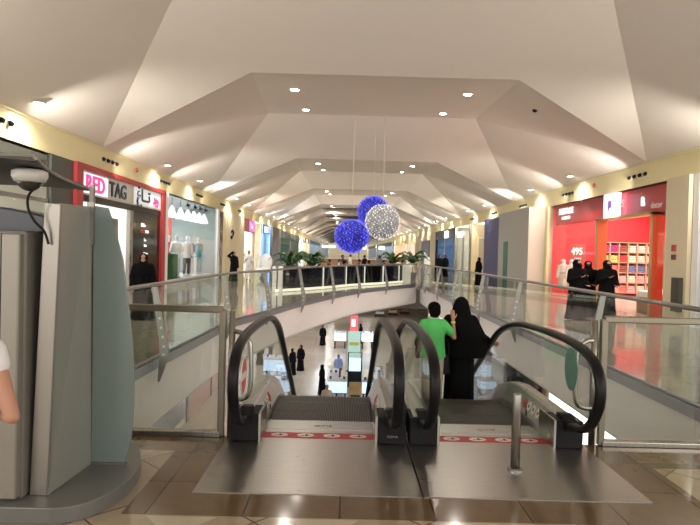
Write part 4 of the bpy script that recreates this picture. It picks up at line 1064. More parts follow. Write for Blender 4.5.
def man(name, label, loc, rz, top, bottom, arms=REST, vox=.018, robe=False, sc=1., group=None, seated=False, sk=None, headwear=None, short=False):
    r = empty(name, (0,0,0), 0, label, 'person', group)
    legs = None
    if seated: legs = [((-.09,0,.86),(-.12,-.42,.84),(-.12,-.42,.46)),((.09,0,.86),(.12,-.42,.84),(.12,-.42,.46))]
    blob('body', body_prims(arms, legs), vox, sk or skin_dark, r, sm=2)
    sl = []
    for sh, el, wr in arms: sl += [('c', sh, tuple(V3(sh).lerp(V3(el), .22 if short else 1.)), .065, .062)]+([('c', el, wr, .058, .05)] if robe else [])
    if robe:
        blob('robe', [('l', [(.22,.19,.05,0,0),(.20,.16,.5,0,0),(.185,.15,.9,0,0),(.165,.125,1.1,0,0),(.19,.125,1.3,0,0),(.16,.11,1.38,0,0),(.07,.07,1.42,0,0)], .04, 7)]+sl, vox, top, r)
    else:
        blob('shirt', [('l', [(.175,.13,.84,0,0),(.16,.125,1.05,0,0),(.18,.125,1.25,0,0),(.17,.11,1.37,0,0),(.075,.07,1.42,0,0)], .03, 6)]+sl, vox, top, r)
        L_ = legs or [((-.085,0,.84),(-.09,-.01,.46),(-.09,.01,.09)),((.085,0,.84),(.09,-.01,.46),(.09,.01,.09))]
        q = []
        for a, b, c in L_: q += [('c', a, b, .098, .075), ('c', b, (c[0],c[1],c[2]+.03), .075, .06)]
        blob('trousers', q+[('e', (0,0,.86), (.165,.125,.09))], vox, bottom, r)
    if headwear: blob('headdress', scarf_prims(), vox, headwear, r)
    else: blob('hair', [('e', (0,.012,1.575), (.083,.098,.075)), ('e', (0,.045,1.53), (.078,.065,.08))], vox*.8, hair, r, sm=2)
    eyes(r, (0,-.01,1.535), 1.)
    MB().ball((-.09,-.06,.035), (.05,.13,.035), 12, 8).ball((.09,-.06,.035), (.05,.13,.035), 12, 8).build('shoes', black_plastic, r, smooth=True) if not seated else None
    r.location = loc; r.rotation_euler = (0,0,rz); r.scale = (sc,)*3
    return r

# woman in black on the right escalator (seen from behind)
def Lz(y): return zp(y)
WX, WY = 1.60, 8.25; WZ = Lz(8.1)-.02
hw = empty('person', (0,0,0), 0, 'person in a black abaya and long black veil riding the right escalator, seen from behind', 'person')
arms = [((.17,0,1.34),(.22,-.05,1.07),(.10,-.22,1.0)),((-.17,0,1.34),(-.29,.02,1.10),(-.43,.0,1.03))]
blob('body', body_prims(arms), .0085, skin, hw, sm=1)
blob('abaya', [('l', [(.22,.19,.025,0,0),(.205,.17,.3,0,0),(.20,.165,.7,0,0),(.205,.17,.95,0,0),(.19,.14,1.1,0,0),(.19,.135,1.28,0,0),(.185,.12,1.37,0,0),(.08,.08,1.43,0,0)], .06, 6),
    ('c',(.17,0,1.34),(.22,-.05,1.07),.07,.075),('c',(.22,-.05,1.07),(.12,-.2,1.0),.07,.06),('c',(-.17,0,1.34),(-.29,.02,1.10),.07,.07),('c',(-.29,.02,1.10),(-.39,.0,1.045),.065,.05)], .014, abaya, hw)
blob('veil', [('l', [(.30,.21,.80,-.04,.02),(.345,.20,.98,-.075,.03),(.30,.19,1.10,-.05,.03),(.24,.17,1.24,-.02,.025),(.18,.14,1.34,0,.02),(.135,.125,1.44,0,.02),(.115,.12,1.54,0,.015),(.085,.09,1.625,0,.015),(.04,.045,1.665,0,.015)], .035, 5)], .012, M('veil_cloth', (.004,.004,.0045), .9, spec=.12, bump=.2, scale=30), hw)
MB().ball((-.08,-.06,.035), (.05,.13,.035), 12, 8).ball((.08,-.06,.035), (.05,.13,.035), 12, 8).build('shoes', black_plastic, hw, smooth=True)
hw.location = (WX,WY,WZ); hw.rotation_euler = (0,0,PI); hw.scale = (.97,.97,.945)
# boy in green: facing away, right hand on her back
BX, BY = 1.19, 8.0; BZ = Lz(7.95); bk = 1.40/1.65
bo = empty('person', (0,0,0), 0, 'person, a boy in a green t-shirt with a yellow wristband and one hand on the woman’s back'.replace('’','')[:90], 'person')
bo['label'] = 'person with short black hair in a green t-shirt and yellow wristband, touching the black veil'
# local: faces -y before turning by pi; after the turn his right arm (image right) is at local -x
barm = [((-.16,0,1.34),(-.33,.03,1.12),(-.33,-.05,1.40)),((.16,0,1.34),(.22,-.02,1.06),(.20,-.14,.86))]
bbody = blob('body', [p for p in body_prims(barm, h=1.40, hs=1.08)], .0075, skin, bo, sm=1)
K = lambda *p: tuple(v*bk for v in p)
blob('t_shirt', [('l', [tuple(v*bk for v in t) for t in [(.205,.145,.80,0,0),(.19,.14,.95,0,0),(.18,.13,1.1,0,0),(.19,.13,1.25,0,0),(.18,.115,1.36,0,0),(.085,.08,1.425,0,0)]], .03, 6),
     ('c', K(-.15,0,1.335), K(-.27,.02,1.21), .075*bk, .072*bk), ('c', K(.15,0,1.335), K(.21,-.01,1.14), .075*bk, .072*bk)], .012, green_shirt, bo)
MB().tube([K(.072*math.cos(a*PI/9),.072*math.sin(a*PI/9)+.0,1.432) for a in range(18)], .011, 8, closed=True).build('collar', white_cloth, bo, smooth=True)
blob('trousers', [('c', K(-.085,0,.86), K(-.09,-.01,.46), .10*bk,.085*bk),('c', K(-.09,-.01,.46), K(-.09,.01,.1), .085*bk,.07*bk),('c', K(.085,0,.86), K(.09,-.01,.46), .10*bk,.085*bk),('c', K(.09,-.01,.46), K(.09,.01,.1), .085*bk,.07*bk),('e', K(0,0,.86),(.165*bk,.125*bk,.09))], .014, beige_cloth, bo)
hc = V3(K(0,-.01,1.535))
hb = blob('hair', [('e', hc+Vector((0,.022,.048)), (.086,.103,.080)), ('e', hc+Vector((0,.058,.0)), (.080,.062,.088)), ('e', hc+Vector((0,.05,-.05)), (.06,.045,.05))], .010, hair, bo, sm=2)
wr = V3(K(-.33,-.04,1.355)); el = V3(K(-.33,.03,1.12)); dd = (wr-el).normalized()
MB().cyl(wr-dd*.02, wr+dd*.008, .031, .030, 16).build('wristband', yellow_band, bo, smooth=True)
MB().ball(K(-.09,-.06,.035), (.045,.12,.035), 12, 8).ball(K(.09,-.06,.035), (.045,.12,.035), 12, 8).build('shoes', white_cloth, bo, smooth=True)
bo.location = (BX,BY,BZ); bo.rotation_euler = (0,0,PI+.12)
bag = empty('handbag', (1.36,8.02,.25), 0, 'black handbag hanging between the boy and the woman in black', 'bag')
MB().prism([(1.27,8.05,.08),(1.44,8.05,.08),(1.42,8.05,.34),(1.29,8.05,.34)], (0,.09,0)).build('pouch', black_plastic, bag, bevel=.02)
MB().tube(smooth_path([(1.30,8.09,.33),(1.31,8.09,.50),(1.36,8.09,.56),(1.41,8.09,.50),(1.42,8.09,.33)],4), .010, 6).build('strap', black_plastic, bag, smooth=True)

# upper gallery figures
woman('person', 'person in black abaya and headscarf standing in front of the RED TAG black panel', (-4.72,14.0,0), .25, REST, .013, sc=.93, wide=1.08)
woman('person', 'person in black abaya, left one of three by the red linen shop, looking down', (6.34,16.4,0), .3, PHONE, .014, sc=1.0, niqab=True, wide=1.18)
woman('person', 'person in black abaya, middle one of three by the red linen shop', (7.0,17.3,0), -.3, PHONE, .014, sc=.98, niqab=True, wide=1.15)
woman('person', 'person in black niqab, right one of three by the red linen shop, holding a phone', (7.25,16.6,0), .1, PHONE, .014, sc=1.0, niqab=True, wide=1.15)
UP = [((-.17,0,1.34),(-.33,-.05,1.42),(-.14,-.10,1.62)),((.17,0,1.34),(.23,.03,1.06),(.23,-.05,.82))]
w1 = woman('person', 'person in black with one arm raised to the head beside the blank cream wall', (-5.8,31.,0), .6, UP, .02, sc=.94)
man('person', 'person in white clothes beside the pink sign shop', (-5.35,33.,0), .2, white_cloth, white_cloth, PHONE, .02)
woman('person', 'person in black abaya walking past the cream doorway right of the void', (7.3,33.,0), -1.2, REST, .02, sc=.96)
w3 = woman('person', 'person in black, left one of the pair before the blue lit shop', (7.0,45.,0), .4, REST, .025, group='pair in black by the blue lit shop')
w4 = copy_tree(w3, None, (7.45,45.2,0), -.3, 'person in black, right one of the pair before the blue lit shop', 'pair in black by the blue lit shop')
mw = man('person', 'person in white robe standing near the navy door, beyond the far right railing corner', (6.75,50.,0), .3, white_cloth, white_cloth, REST, .025, robe=True, headwear=white_cloth)

# person standing at the cash machine, only an elbow in view
pa = man('person', 'person in a white t-shirt at the left edge, only a bent bare elbow in view', (0,0,0), 0, white_cloth, navy_cloth,
         [((-.17,0,1.34),(-.30,.05,1.02),(-.14,-.14,.97)),((.17,0,1.34),(.225,.0,1.05),(.14,-.2,1.10))], .009, sk=M('forearm_skin', (.45,.23,.15), .5, var=.04), short=True)
pa.location = (-1.765, 2.75, 0); pa.rotation_euler = (0,0,PI); pa.scale = (.92,.92,.90)

rack(10.6, 45.2, [(.7,.1,.1),(.7,.7,.7),(.1,.1,.12),(.6,.5,.3)], 'clothes rack in the near half of the shop with white letters')
rack(10.4, 47.6, [(.2,.5,.2),(.7,.7,.7),(.1,.1,.3),(.6,.5,.3)], 'clothes rack in the far half of the shop with white letters')
rack(-8.9, 49.0, [(.6,.5,.4),(.7,.7,.7),(.1,.1,.12),(.4,.3,.3)], 'clothes rack in the pink sign shop behind its glass')
bpy.context.view_layer.update(); hit = SC.ray_cast(bpy.context.evaluated_depsgraph_get(), (5.1,16.6,3.5), (0,0,1))
tag(MB().lathe([(.07,0.01),(.07,-.03),(.03,-.07)], (5.1,16.6,hit[1].z), 16).build('smoke_detector', black_plastic), 'small dark detector alone on the right ceiling fold', 'detector')

# ------------------------------------------------------------------ cafe beyond the void
PC = [tuple(v)[:2] for v in smooth_path([(-2.75,24.,0),(-1.0,26.8,0),(.3,29.6,0),(2.,32.2,0),(3.5,35.,0)], 5)]
cf = empty('cafe_screen', (-2.75,24,0), 0, 'low smoked glass cafe screen with a lit strip along its foot beyond the void', 'glass screen')
def wall_along(path, z0, z1, t, name, mat, par):
    mm = MB(); k = len(path); vs = []
    for off in (0, t):
        for z in (z0, z1):
            for i, p in enumerate(path):
                a = Vector(path[max(i-1,0)]); b = Vector(path[min(i+1,k-1)]); d = (b-a).normalized(); vs.append((p[0]-d.y*off, p[1]+d.x*off, z))
    fs = []
    for i in range(k-1):
        for u, v in ((0,1),(1,3),(3,2),(2,0)): fs.append((u*k+i, u*k+i+1, v*k+i+1, v*k+i))
    fs += [(0,k,3*k,2*k),(k-1,2*k-1,4*k-1,3*k-1)]
    mm.add(vs, fs); return mm.build(name, mat, par)
wall_along(PC, 0.02, .13, .08, 'lit_strip', warm_strip, cf)
wall_along([(x+.0,y+.06) for x,y in PC], .13, 1.0, .03, 'smoked_glass', dark_glass, cf)
wall_along([(x+.0,y+.03) for x,y in PC], 1.0, 1.05, .09, 'capping_rail', rail_grey, cf)
wall_along([(x-.0,y+.3) for x,y in PC], .0, .95, .06, 'timber_back', M('dark_timber', (.16,.12,.085), .5, var=.2), cf)
for i in (5, 9, 12, 15, 18):
    x, y = PC[i]; MB().box(x-.03,y-.06,.13,x+.03,y,1.0).build('lit_post', M('lit_post_glow', (1,1,1), .5, emit=(1,.95,.8), es=.28), cf)
tag(MB().box(-2.95,24.1,0,-2.55,24.5,1.05).build('lit_pedestal', M('pedestal_glow', (.7,.68,.6), .5, emit=(1,.96,.85), es=.12), bevel=.02), 'white glowing pedestal at the left end of the cafe screen', 'pedestal')
tag(MB().box(3.25,34.6,0,3.75,35.1,1.1).build('lit_pedestal', MATS['pedestal_glow'], bevel=.02), 'white glowing pedestal at the right end of the cafe screen', 'pedestal')
def palm(x, y, h, n, label, seed):
    r = empty('potted_palm', (x,y,0), 0, label, 'plant'); rr = random.Random(seed)
    MB().lathe([(.17,0),(.24,.4),(.26,.5),(.22,.5)], (x,y,0), 20).build('pot', pot, r, smooth=False)
    MB().tube([(x,y,.45),(x+.02,y,h*.45)], [.04,.03], 8).build('stem', wood, r)
    m = MB()
    for i in range(n):
        a = rr.uniform(0, 2*PI); L_ = rr.uniform(.6,.95)*h*.45; up = rr.uniform(.8,1.9)
        d = Vector((math.cos(a), math.sin(a), 0)); b0 = Vector((x,y,h*rr.uniform(.35,.5)))
        prev = None
        for k in range(7):
            t = k/6; p = b0+d*L_*t+Vector((0,0,up*L_*t-up*.9*L_*t*t*1.1+.12*t)); w = .10*math.sin(PI*min(.95,t+.08))+.012
            sd = Vector((-d.y,d.x,0))*w
            cur = (p-sd-Vector((0,0,w*.5)), p+Vector((0,0,.02)), p+sd-Vector((0,0,w*.5)))
            if prev: m.add([*prev, *cur], [(0,1,4,3),(1,2,5,4)])
            prev = cur
    m.build('fronds', leaf, r)
palm(-2.6,28.5,2.6,26,'bushy potted palm at the left end of the cafe, nearest of its pair',1)
palm(-1.8,30.5,2.5,24,'bushy potted palm right behind the left end of the cafe screen',2)
palm(3.0,38.,2.6,22,'potted palm at the right end of the cafe, left one of two',3)
palm(4.3,38.6,2.8,24,'potted palm at the right end of the cafe beside the gallery',4)
# tables, chairs, diners
tb = empty('cafe_table'); tb['category'] = 'table'
MB().lathe([(.38,.72),(.40,.735),(.38,.75)], n=24).build('table_top', wood, tb)
MB().cyl((0,0,.02),(0,0,.72),.03).lathe([(.24,0),(.24,.02),(.03,.05)], n=20).build('pedestal', black_plastic, tb)
ch = empty('cafe_chair'); ch['category'] = 'chair'
MB().box(-.21,-.21,.43,.21,.21,.47).build('seat', wood, ch, bevel=.01)
MB().box(-.21,.18,.6,.21,.21,.9).build('backrest', wood, ch, bevel=.01)
for sx in (-.19,.19):
    MB().box(sx-.015,-.2,0,sx+.015,-.17,.43).build('leg', black_plastic, ch); MB().box(sx-.015,.18,0,sx+.015,.21,.88).build('leg', black_plastic, ch)
TB = [(-.8,31.5),(.6,33.),(2.0,36.),(-1.6,35.),(.2,37.5),(3.2,41.),(1.5,41.5)]
DW = ['nearest the left palms','behind the middle of the smoked screen','near the right end of the screen','second row left','second row middle','back row right','back row middle']
dn = None
for i, (x, y) in enumerate(TB):
    l = 'round wooden cafe table '+DW[i]
    if i == 0: tb.location = (x,y,0); tb['label'] = l; tb['group'] = 'cafe tables'
    else: copy_tree(tb, None, (x,y,0), 0, l, 'cafe tables')
    for j, (dx, rz) in enumerate(((-.62, PI/2), (.62, -PI/2))):
        l = f'wooden cafe chair on the {"left" if j==0 else "right"} of the table '+DW[i]
        if i == 0 and j == 0: ch.location = (x+dx,y,0); ch.rotation_euler = (0,0,rz); ch['label'] = l; ch['group'] = 'cafe chairs'
        else: copy_tree(ch, None, (x+dx,y,0), rz, l, 'cafe chairs')
dcol = [(black_plastic,'black'),(white_cloth,'white'),(navy_cloth,'navy'),(abaya,'black'),(blue_cloth,'blue'),(beige_cloth,'beige'),(grey_cloth,'grey')]
d0 = man('person', 'x', (0,0,0), 0, navy_cloth, navy_cloth, PHONE, .025, seated=True)
d0['group'] = 'seated cafe guests'
for i, (x, y) in enumerate(TB):
    for j, (dx, rz) in enumerate(((-.6, PI/2), (.6, -PI/2))):
        mt, cn = dcol[(i*2+j) % 7]
        l = f'person in {cn} seated {"left" if j==0 else "right"} of the cafe table '+DW[i]
        o = d0 if (i == 0 and j == 0) else copy_tree(d0)
        o.location = (x+dx,y,-.40); o.rotation_euler = (0,0,rz); o['label'] = l
        for c_ in o.children:
            if c_.name.startswith('shirt'): c_.data = c_.data.copy(); c_.data.materials.clear(); c_.data.materials.append(mt)
kc = empty('cafe_counter', (1,46,0), 0, 'long wooden cafe counter with lit menu boards behind the tables', 'counter')
MB().box(-2.2,46,0,3.8,46.8,1.15).build('counter_body', wood, kc, bevel=.02)
MB().box(-2.3,45.9,1.15,3.9,46.9,1.2).build('counter_top', M('pale_stone', (.6,.55,.48), .3), kc)
MB().box(-2.0,48.5,2.0,-.9,48.6,2.2).build('menu_board', glow('menu_blue', (.35,.6,1), .9), kc)
MB().box(.8,48.5,1.95,1.6,48.6,2.25).build('menu_board', glow('menu_white', (.9,.95,1), .8), kc)
MB().box(2.6,48.5,1.95,3.1,48.6,2.25).build('menu_board', glow('menu_green', (.5,1,.3), .9), kc)
for x in (-2.1,1.,3.7): MB().box(x-.06,48.4,0,x+.06,48.5,2.6).build('board_post', rail_grey, kc)
# standing guests in the cafe
for i, (x, y, mt, l) in enumerate([(-1.9,33.5,abaya,'person in black standing behind the left palms of the cafe'),(-.2,34.5,navy_cloth,'person in navy standing behind the cafe tables, left of centre'),
        (1.2,39.,abaya,'person in black standing in the middle of the cafe before the counter'),(2.1,38.,grey_cloth,'person in grey standing near the right palms of the cafe'),(.3,44.6,white_cloth,'person in white waiting at the cafe counter'),(2.4,44.4,black_plastic,'person in dark jacket at the right end of the cafe counter')]):
    man('person', l, (x,y,0), 1.1*i, mt, grey_cloth, REST, .03, sc=.93)
# further people and kiosks in the concourse
for i, (x, y, mt, l) in enumerate([(-4.2,44,abaya,'person in black walking left of the cafe counter'),(-5.2,56,white_cloth,'person in white far down the left walkway'),(5.6,58,navy_cloth,'person in navy far down the right walkway'),(5.,70,beige_cloth,'person in beige farthest down the right walkway')]):
    man('person', l, (x,y,0), i, mt, grey_cloth, REST, .03, robe=(i < 2))
st = empty('sculpted_bench', (-5.0,35.5,0), 0, 'white curved high backed seat by the pink sign shop', 'seat')
blob('shell', [('e',(-4.9,35.5,.45),(.42,.4,.18)),('e',(-4.75,35.75,.95),(.38,.14,.55)),('c',(-5.2,35.5,.5),(-5.15,35.7,1.1),.1,.08)], .04, white_shop, st)
MB().lathe([(.25,0),(.2,.03),(.05,.3)], (-4.9,35.5,0), 20).build('foot', steel, st)

# ------------------------------------------------------------------ hanging ornament balls
def ornament(px, c, rr_, wirecol, bulb, core, label, nb, seed):
    r = empty('hanging_ornament', c, 0, label, 'ornament', None); R_ = random.Random(seed); c = Vector(c)
    MB().ball(c, rr_*.93, 32, 20).build('core_shell', core, r, smooth=True)
    m = MB(); ga = PI*(3-5**.5)
    for i in range(nb):
        z = 1-2*(i+.5)/nb; q = math.sqrt(1-z*z); a = ga*i+R_.uniform(-.1,.1); d = Vector((q*math.cos(a), q*math.sin(a), z))
        s = R_.choice((.013,.016,.024)); p = c+d*rr_*R_.uniform(.97,1.02)
        t = d.orthogonal().normalized()*s; u = d.cross(t).normalized()*s
        m.add([p+t, p+u, p-t, p-u, p+d*s, p-d*s], [(0,1,4),(1,2,4),(2,3,4),(3,0,4),(1,0,5),(2,1,5),(3,2,5),(0,3,5)])
    o = m.build('light_bulbs', bulb, r); o['kind'] = 'stuff'
    w = MB()
    for k in range(9):
        ax = Vector((R_.uniform(-1,1),R_.uniform(-1,1),R_.uniform(-1,1))).normalized(); t = ax.orthogonal().normalized(); u = ax.cross(t)
        w.tube([c+(t*math.cos(2*PI*i/36)+u*math.sin(2*PI*i/36))*rr_*.985 for i in range(36)], .008, 5, closed=True)
    w.build('wire_frame', wirecol, r)
    zt = 6.3
    MB().cyl(c+Vector((0,0,rr_)), (c.x,c.y,zt), .006, n=6).build('suspension_wire', M('pale_wire', (.6,.58,.55), .4), r)
def orn_mat(n, a, b_, es, base):
    m = bpy.data.materials.new(n); m.use_nodes = True; nt = m.node_tree; b = nt.nodes['Principled BSDF']
    tc = nt.nodes.new('ShaderNodeTexCoord'); v = nt.nodes.new('ShaderNodeTexVoronoi'); v.inputs['Scale'].default_value = 9
    r = nt.nodes.new('ShaderNodeValToRGB'); r.color_ramp.elements[0].color = (*b_,1); r.color_ramp.elements[1].color = (*a,1); r.color_ramp.elements[0].position = .05; r.color_ramp.elements[1].position = .55
    nt.links.new(tc.outputs['Object'], v.inputs['Vector']); nt.links.new(v.outputs['Distance'], r.inputs[0]); nt.links.new(r.outputs[0], b.inputs['Emission Color'])
    b.inputs['Emission Strength'].default_value = es; b.inputs['Base Color'].default_value = (*base,1); b.inputs['Roughness'].default_value = .6
    return m
oc_b = orn_mat('blue_led_mesh', (.006,.006,.18), (.035,.04,.85), .5, (.01,.01,.1)); oc_s = orn_mat('silver_led_mesh', (.10,.105,.11), (.40,.405,.42), .4, (.2,.2,.2))
bb = M('blue_bulbs', (.1,.1,1), .4, emit=(.12,.15,1.), es=1.0); bw = M('silver_bulbs', (1,1,1), .4, emit=(.95,.95,1.), es=.42)
ornament(0, (.17,21.0,2.25), .60, M('blue_wire', (.02,.02,.3), .4), bb, oc_b, 'blue lit ball ornament hanging lowest and farthest left of the three', 520, 1)
ornament(0, (1.18,20.0,2.73), .585, M('silver_wire', (.5,.5,.5), .3, .8), bw, oc_s, 'silver white lit ball ornament hanging in front of a blue one', 460, 2)
ornament(0, (1.02,23.5,3.28), .64, M('blue_wire', (.02,.02,.3), .4), bb, oc_b, 'blue lit ball ornament hanging highest, half hidden by the silver one', 520, 3)

# ------------------------------------------------------------------ lower level
def LY(py): return 7.7*600/(py-252.)
kiosk_white = M('kiosk_white', (.7,.72,.78), .3)
def counter(x0, y0, x1, y1, h, label, body=None, glowh=.55):
    r = empty('display_counter', ((x0+x1)/2,(y0+y1)/2,LOW), 0, label, 'display counter')
    z = LOW
    MB().box(x0,y0,z+h*(1-glowh),x1,y1,z+h).build('lit_case', counter_glow, r, bevel=.02)
    MB().box(x0+.04,y0+.06,z,x0+.12,y1-.06,z+h*(1-glowh)).build('leg_panel', black_plastic, r)
    MB().box(x1-.12,y0+.06,z,x1-.04,y1-.06,z+h*(1-glowh)).build('leg_panel', black_plastic, r)
    MB().box(x0-.02,y0-.02,z+h,x1+.02,y1+.02,z+h+.05).build('glass_top', kiosk_white, r)
    R_ = random.Random(int(x0*10+y0*7))
    n = max(2, int((x1-x0)/.35))
    for i in range(n):
        xx = x0+.15+(x1-x0-.3)*i/(n-1); c = R_.choice(((.1,.1,.12),(.5,.5,.55),(.1,.2,.5),(.6,.5,.3)))
        MB().obox((xx,(y0+y1)/2,z+h+.12),(.12,.04,.16),rx=.3).build('phone_stand', M('gadget_%.1f%.1f%.1f' % c, c, .3), r)
    return r
counter(-.8,30.6,.2,31.4,1.05,'white lit display counter of the near phone kiosk, left section')
counter(1.0,30.6,2.1,31.4,1.05,'white lit display counter of the near phone kiosk, right section')
counter(-.8,31.5,-.25,33.85,1.05,'long white lit display counter on the left flank of the near phone kiosk')
counter(1.55,31.5,2.1,34.5,1.05,'long white lit display counter on the right flank of the near phone kiosk')
counter(-.8,47.5,.15,48.5,1.25,'white display counter of the far kiosk, left section', glowh=.5)
counter(1.4,47.5,2.3,48.5,1.25,'white display counter of the far kiosk, right section', glowh=.5)
counter(-4.7,35.2,-3.4,36.6,1.25,'white lit jewellery counter standing alone on the lower floor at left')
counter(-4.4,32.8,-3.5,33.6,.8,'small blue lit counter near the lower floor case at left')
def totem(x, y, w, h, zb, mat, name, label, cat, bits=()):
    r = empty(name, (x,y,LOW), 0, label, cat)
    MB().box(x-w/2,y,LOW+zb,x+w/2,y+.12,LOW+h).build('panel', mat, r, bevel=.01)
    MB().box(x-w/2-.05,y-.1,LOW,x+w/2+.05,y+.25,LOW+max(zb,.08)).build('foot', black_plastic, r)
    for i, (a, b, c, d, m) in enumerate(bits): MB().box(x+a,y-.012,LOW+b,x+c,y,LOW+d).build('printed_block', m, r)
    return r
totem(.6,29.6,.6,1.25,.05,M('tan_poster', (.45,.32,.15), .5, var=.4, scale=3),'poster_stand','tan poster stand in front of the near phone kiosk','poster stand',[(-.2,.5,.25,.62,black_plastic)])
totem(.65,38.5,.8,2.6,.1,M('mint_light_box', (.45,.62,.55), .4, emit=(.5,.9,.75), es=.15),'light_box','tall pale green light box between near and far kiosks','light box',[(-.3,1.7,.3,1.9,M('mustard', (.6,.5,.1), .5)),(-.3,.6,.3,.66,black_plastic)])
totem(.8,50.,.6,2.6,.1,M('red_light_box', (.8,.1,.1), .4, emit=(1,.12,.15), es=.5),'light_box','red light box with white panel above the far kiosk','light box',[(-.2,1.5,.1,2.1,glow('totem_white', (1,1,1), .7))])
r = empty('phone_display_tower', (.65,34.,LOW), 0, 'black framed blue lit display tower in the middle of the near kiosk', 'display tower')
MB().box(.25,34.,LOW,1.05,34.6,LOW+.9).build('base', black_plastic, r)
MB().box(.32,33.95,LOW+.95,.98,34.,LOW+1.7).build('screen', glow('tower_screen', (.4,.75,.9), .7), r)
MB().tube([(.27,34.,LOW+.9),(.27,34.,LOW+2.0),(1.03,34.,LOW+2.0),(1.03,34.,LOW+.9)], .04, 6).build('frame', black_plastic, r)
# shop fronts of the lower level
def lower_front(side, y0, y1, mat, name, label, z1=-1.6, sign=None, x=None, g=None):
    xx = x if x is not None else (-6.9 if side == 'L' else 9.2); s = 1 if side == 'L' else -1
    r = empty(name, (xx,(y0+y1)/2,LOW), 0, label, 'shop')
    MB().box(min(xx,xx-s*.2),y0,LOW,max(xx,xx-s*.2),y1,z1+.28).build('front_wall', mat, r)
    if g: MB().box(min(xx,xx+s*.03),y0+.5,LOW+.3,max(xx,xx+s*.03),y1-.5,LOW+3.0).build('lit_window', g, r)
    if sign: MB().box(min(xx,xx+s*.12),y0+1.,LOW+3.4,max(xx,xx+s*.12),y1-1.,LOW+4.0).build('sign', sign, r)
    for i in range(3):
        yy = y0+(y1-y0)*i/2; MB().box(xx-.02 if s > 0 else xx-.06,yy-.08,LOW,xx+.06 if s > 0 else xx+.02,yy+.08,z1).build('mullion', steel, r)
lower_front('L', 26.6, 36, M('salmon_wall', (.62,.42,.36), .6), 'salmon_shop', 'salmon walled shop front on the lower level under the left gallery')
lower_front('L', 16, 26.5, M('cream_low', (.6,.55,.48), .5), 'glass_shop', 'grey glass shop front on the lower level before the salmon wall', g=M('grey_window', (.2,.2,.2), .1))
lower_front('L', 36.2, 60, M('cream_low', (.6,.55,.48), .5), 'pale_shop', 'pale shop front on the lower level, farther along the left', g=glow('low_win2', (.9,.95,1), .35), sign=glow('low_sign1', (1,.3,.2), 1))
lower_front('R', 16, 27, M('cream_low', (.6,.55,.48), .5), 'bright_shop', 'bright white shop window on the lower level under the right gallery', g=glow('low_win3', (1,1,.97), 1.6))
lower_front('R', 27.2, 42, M('dark_low', (.05,.05,.055), .3), 'dark_shop', 'dark shop front with steel mullions on the lower level at right', g=dark_glass)
lower_front('R', 42.2, 66, M('cream_low', (.6,.55,.48), .5), 'warm_shop', 'warm lit shop front on the lower level, farther along the right', g=glow('low_win4', (1,.85,.7), .4))
# grey banner with vertical lettering and a red drinks machine
b = empty('advertising_banner', (6.9,29.5,LOW), 0, 'grey upright advertising banner reading Terrano on the lower level at right', 'banner')
MB().box(6.3,29.5,LOW+.1,7.9,29.58,LOW+2.75).build('banner_face', M('banner_grey', (.17,.17,.18), .4), b)
MB().box(6.2,29.4,LOW,8.0,29.75,LOW+.1).build('foot', black_plastic, b)
text('banner_letters', 'Terrano', .52, M('letter_grey', (.45,.43,.42), .5), b, (7.05,29.49,LOW+.55), 'V', .004, 1.05, .012)
b = empty('drinks_machine', (8.4,28.8,LOW), 0, 'red and black drinks machine beside the grey banner on the lower level', 'vending machine')
MB().box(8.1,28.8,LOW,8.7,29.5,LOW+1.8).build('cabinet', black_plastic, b, bevel=.02)
MB().box(8.15,28.77,LOW+.5,8.65,28.8,LOW+1.6).build('front_panel', M('machine_red', (.6,.03,.03), .4, emit=(.8,.03,.03), es=.2), b)
# far clutter on the lower level: racks
RC = [(.6,.2,.2),(.2,.2,.3),(.6,.6,.6),(.7,.5,.3)]
for i in range(9):
    x = -6+i*1.7; o = empty('goods_rack', (x,72+(i % 3)*2,LOW), 0, 'dark stocked goods rack at the far end of the lower floor, '+['leftmost','second from the left','third from the left','fourth from the left','middle','fourth from the right','third from the right','second from the right','rightmost'][i], 'rack', 'goods racks at the far end of the lower floor')
    y = 72+(i % 3)*2
    MB().box(x-.6,y,LOW,x+.6,y+.1,LOW+1.7).build('back_panel', M('rack_dark', (.05,.045,.04), .5), o)
    for k in range(3):
        MB().box(x-.6,y-.3,LOW+.35+.5*k,x+.6,y,LOW+.38+.5*k).build('shelf', steel, o)
        MB().box(x-.5,y-.25,LOW+.38+.5*k,x+.5,y-.05,LOW+.65+.5*k).build('goods', M('goods_%d' % ((i+k) % 4), RC[(i+k) % 4], .6), o)
# people on the lower floor
lw = woman('person', 'person in black abaya on the lower floor near the far kiosk, seen beyond the escalator', (-1.75,49.,LOW), .3, REST, .03, sc=1.0)
copy_tree(lw, None, (-1.12,32.0,LOW), 2.0, 'person in black abaya at the left end of the near lit kiosk counter')
copy_tree(lw, None, (-3.15,37.,LOW), .9, 'person in black abaya beside the lone jewellery counter, left of a companion')
copy_tree(lw, None, (-2.75,38.4,LOW), -.5, 'person in black abaya behind the one beside the lone jewellery counter')
copy_tree(lw, None, (-3.45,26.2,LOW), .2, 'person in black whose head just shows over the escalator steps, left of another')
copy_tree(lw, None, (5.6,45.,LOW), .2, 'person in black on the lower floor right of the far kiosk')
copy_tree(lw, None, (1.4,50.6,LOW), 1.2, 'person in black leaning at the far kiosk behind the red light box')
copy_tree(lw, None, (-5.6,40.,LOW), .2, 'person in black added to stand for a reflection in the left escalator glass')  # figure added where the balustrade glass mirrors someone
lm = man('person', 'person in a pale blue shirt serving inside the near lit kiosk', (-.3,35.3,LOW), .1, M('pale_blue_cloth', (.4,.5,.8), .8), navy_cloth, REST, .03)
o = copy_tree(lm, None, (-.72,27.2,LOW), .1, 'person in beige whose head shows over the escalator steps, right one of two')
for c_ in o.children:
    if c_.name.startswith('shirt'): c_.data = c_.data.copy(); c_.data.materials.clear(); c_.data.materials.append(beige_cloth)
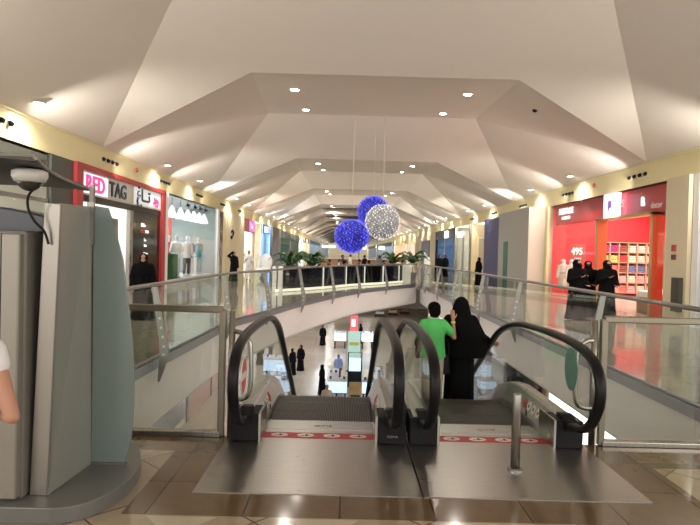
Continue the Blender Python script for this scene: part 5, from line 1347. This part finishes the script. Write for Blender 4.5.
o = copy_tree(lm, None, (2.45,33.,LOW), 1.5, 'person in blue at the right end of the near lit kiosk')
for c_ in o.children:
    if c_.name.startswith('shirt'): c_.data = c_.data.copy(); c_.data.materials.clear(); c_.data.materials.append(blue_cloth)
o = copy_tree(lm, None, (-5.2,42.5,LOW), .5, 'person in pale top carrying bags, added for a reflection in the left escalator glass')  # second figure put in for a mirrored passer-by in the glass
# downlights in the lower ceiling
lj = 0
for yi in range(9):
    for x, w in ((-5.2,'left'), (7.,'right')):
        y = 9+yi*5.
        if y > 32 : y = 34+(yi-5)*6.5
        o = copy_tree(lampP, None, (x,y,-1.33), 0, f'round downlight in the lower level ceiling along the {w} side', 'lower level downlights')
        ld = bpy.data.lights.new('spot', 'SPOT'); ld.energy = 110; ld.spot_size = math.radians(150); ld.spot_blend = .6; ld.color = (1,.95,.9); ld.shadow_soft_size = .1
        l = bpy.data.objects.new('lower_downlight_lamp', ld); C.objects.link(l); l.location = (x,y,-1.42)
for y in (37.,46.,56.,68.,84.):
    for x in (-2.,3.):
        area((x,y,-1.40), 1.2, 1.2, (0,0,0), 80, (.85,.92,1) if y < 60 else (1,.95,.9))

# ------------------------------------------------------------------ bare spots added below both cornices to brighten the ceiling; world light
for i in range(34):
    y = -4+5.6*i if i < 20 else 108+(i-20)*10.
    for x, sx in ((XL+.22, 1), (XR-.22, -1)):
        ld = bpy.data.lights.new('wash', 'SPOT'); ld.energy = (330 if i < 20 else 700); ld.spot_size = math.radians(110); ld.spot_blend = 1.; ld.color = (1,.93,.84); ld.shadow_soft_size = .04
        l = bpy.data.objects.new('cornice_wash_lamp', ld); C.objects.link(l); l.location = (x,y,4.0)
        l.rotation_euler = Vector((.52*sx,.85,.06)).to_track_quat('-Z','Y').to_euler()
W = bpy.data.worlds.new('world'); SC.world = W; W.use_nodes = True
W.node_tree.nodes['Background'].inputs[0].default_value = (1,.93,.86,1); W.node_tree.nodes['Background'].inputs[1].default_value = 1.35
SC.view_settings.view_transform = 'Standard'; SC.view_settings.look = 'None'; SC.view_settings.gamma = 1; SC.view_settings.use_curve_mapping = False
SC.view_settings.exposure = 0.7
SC.cycles.max_bounces = 7; SC.cycles.transparent_max_bounces = 16; SC.cycles.sample_clamp_indirect = 4.; SC.cycles.use_denoising = True
SC.cycles.caustics_reflective = False
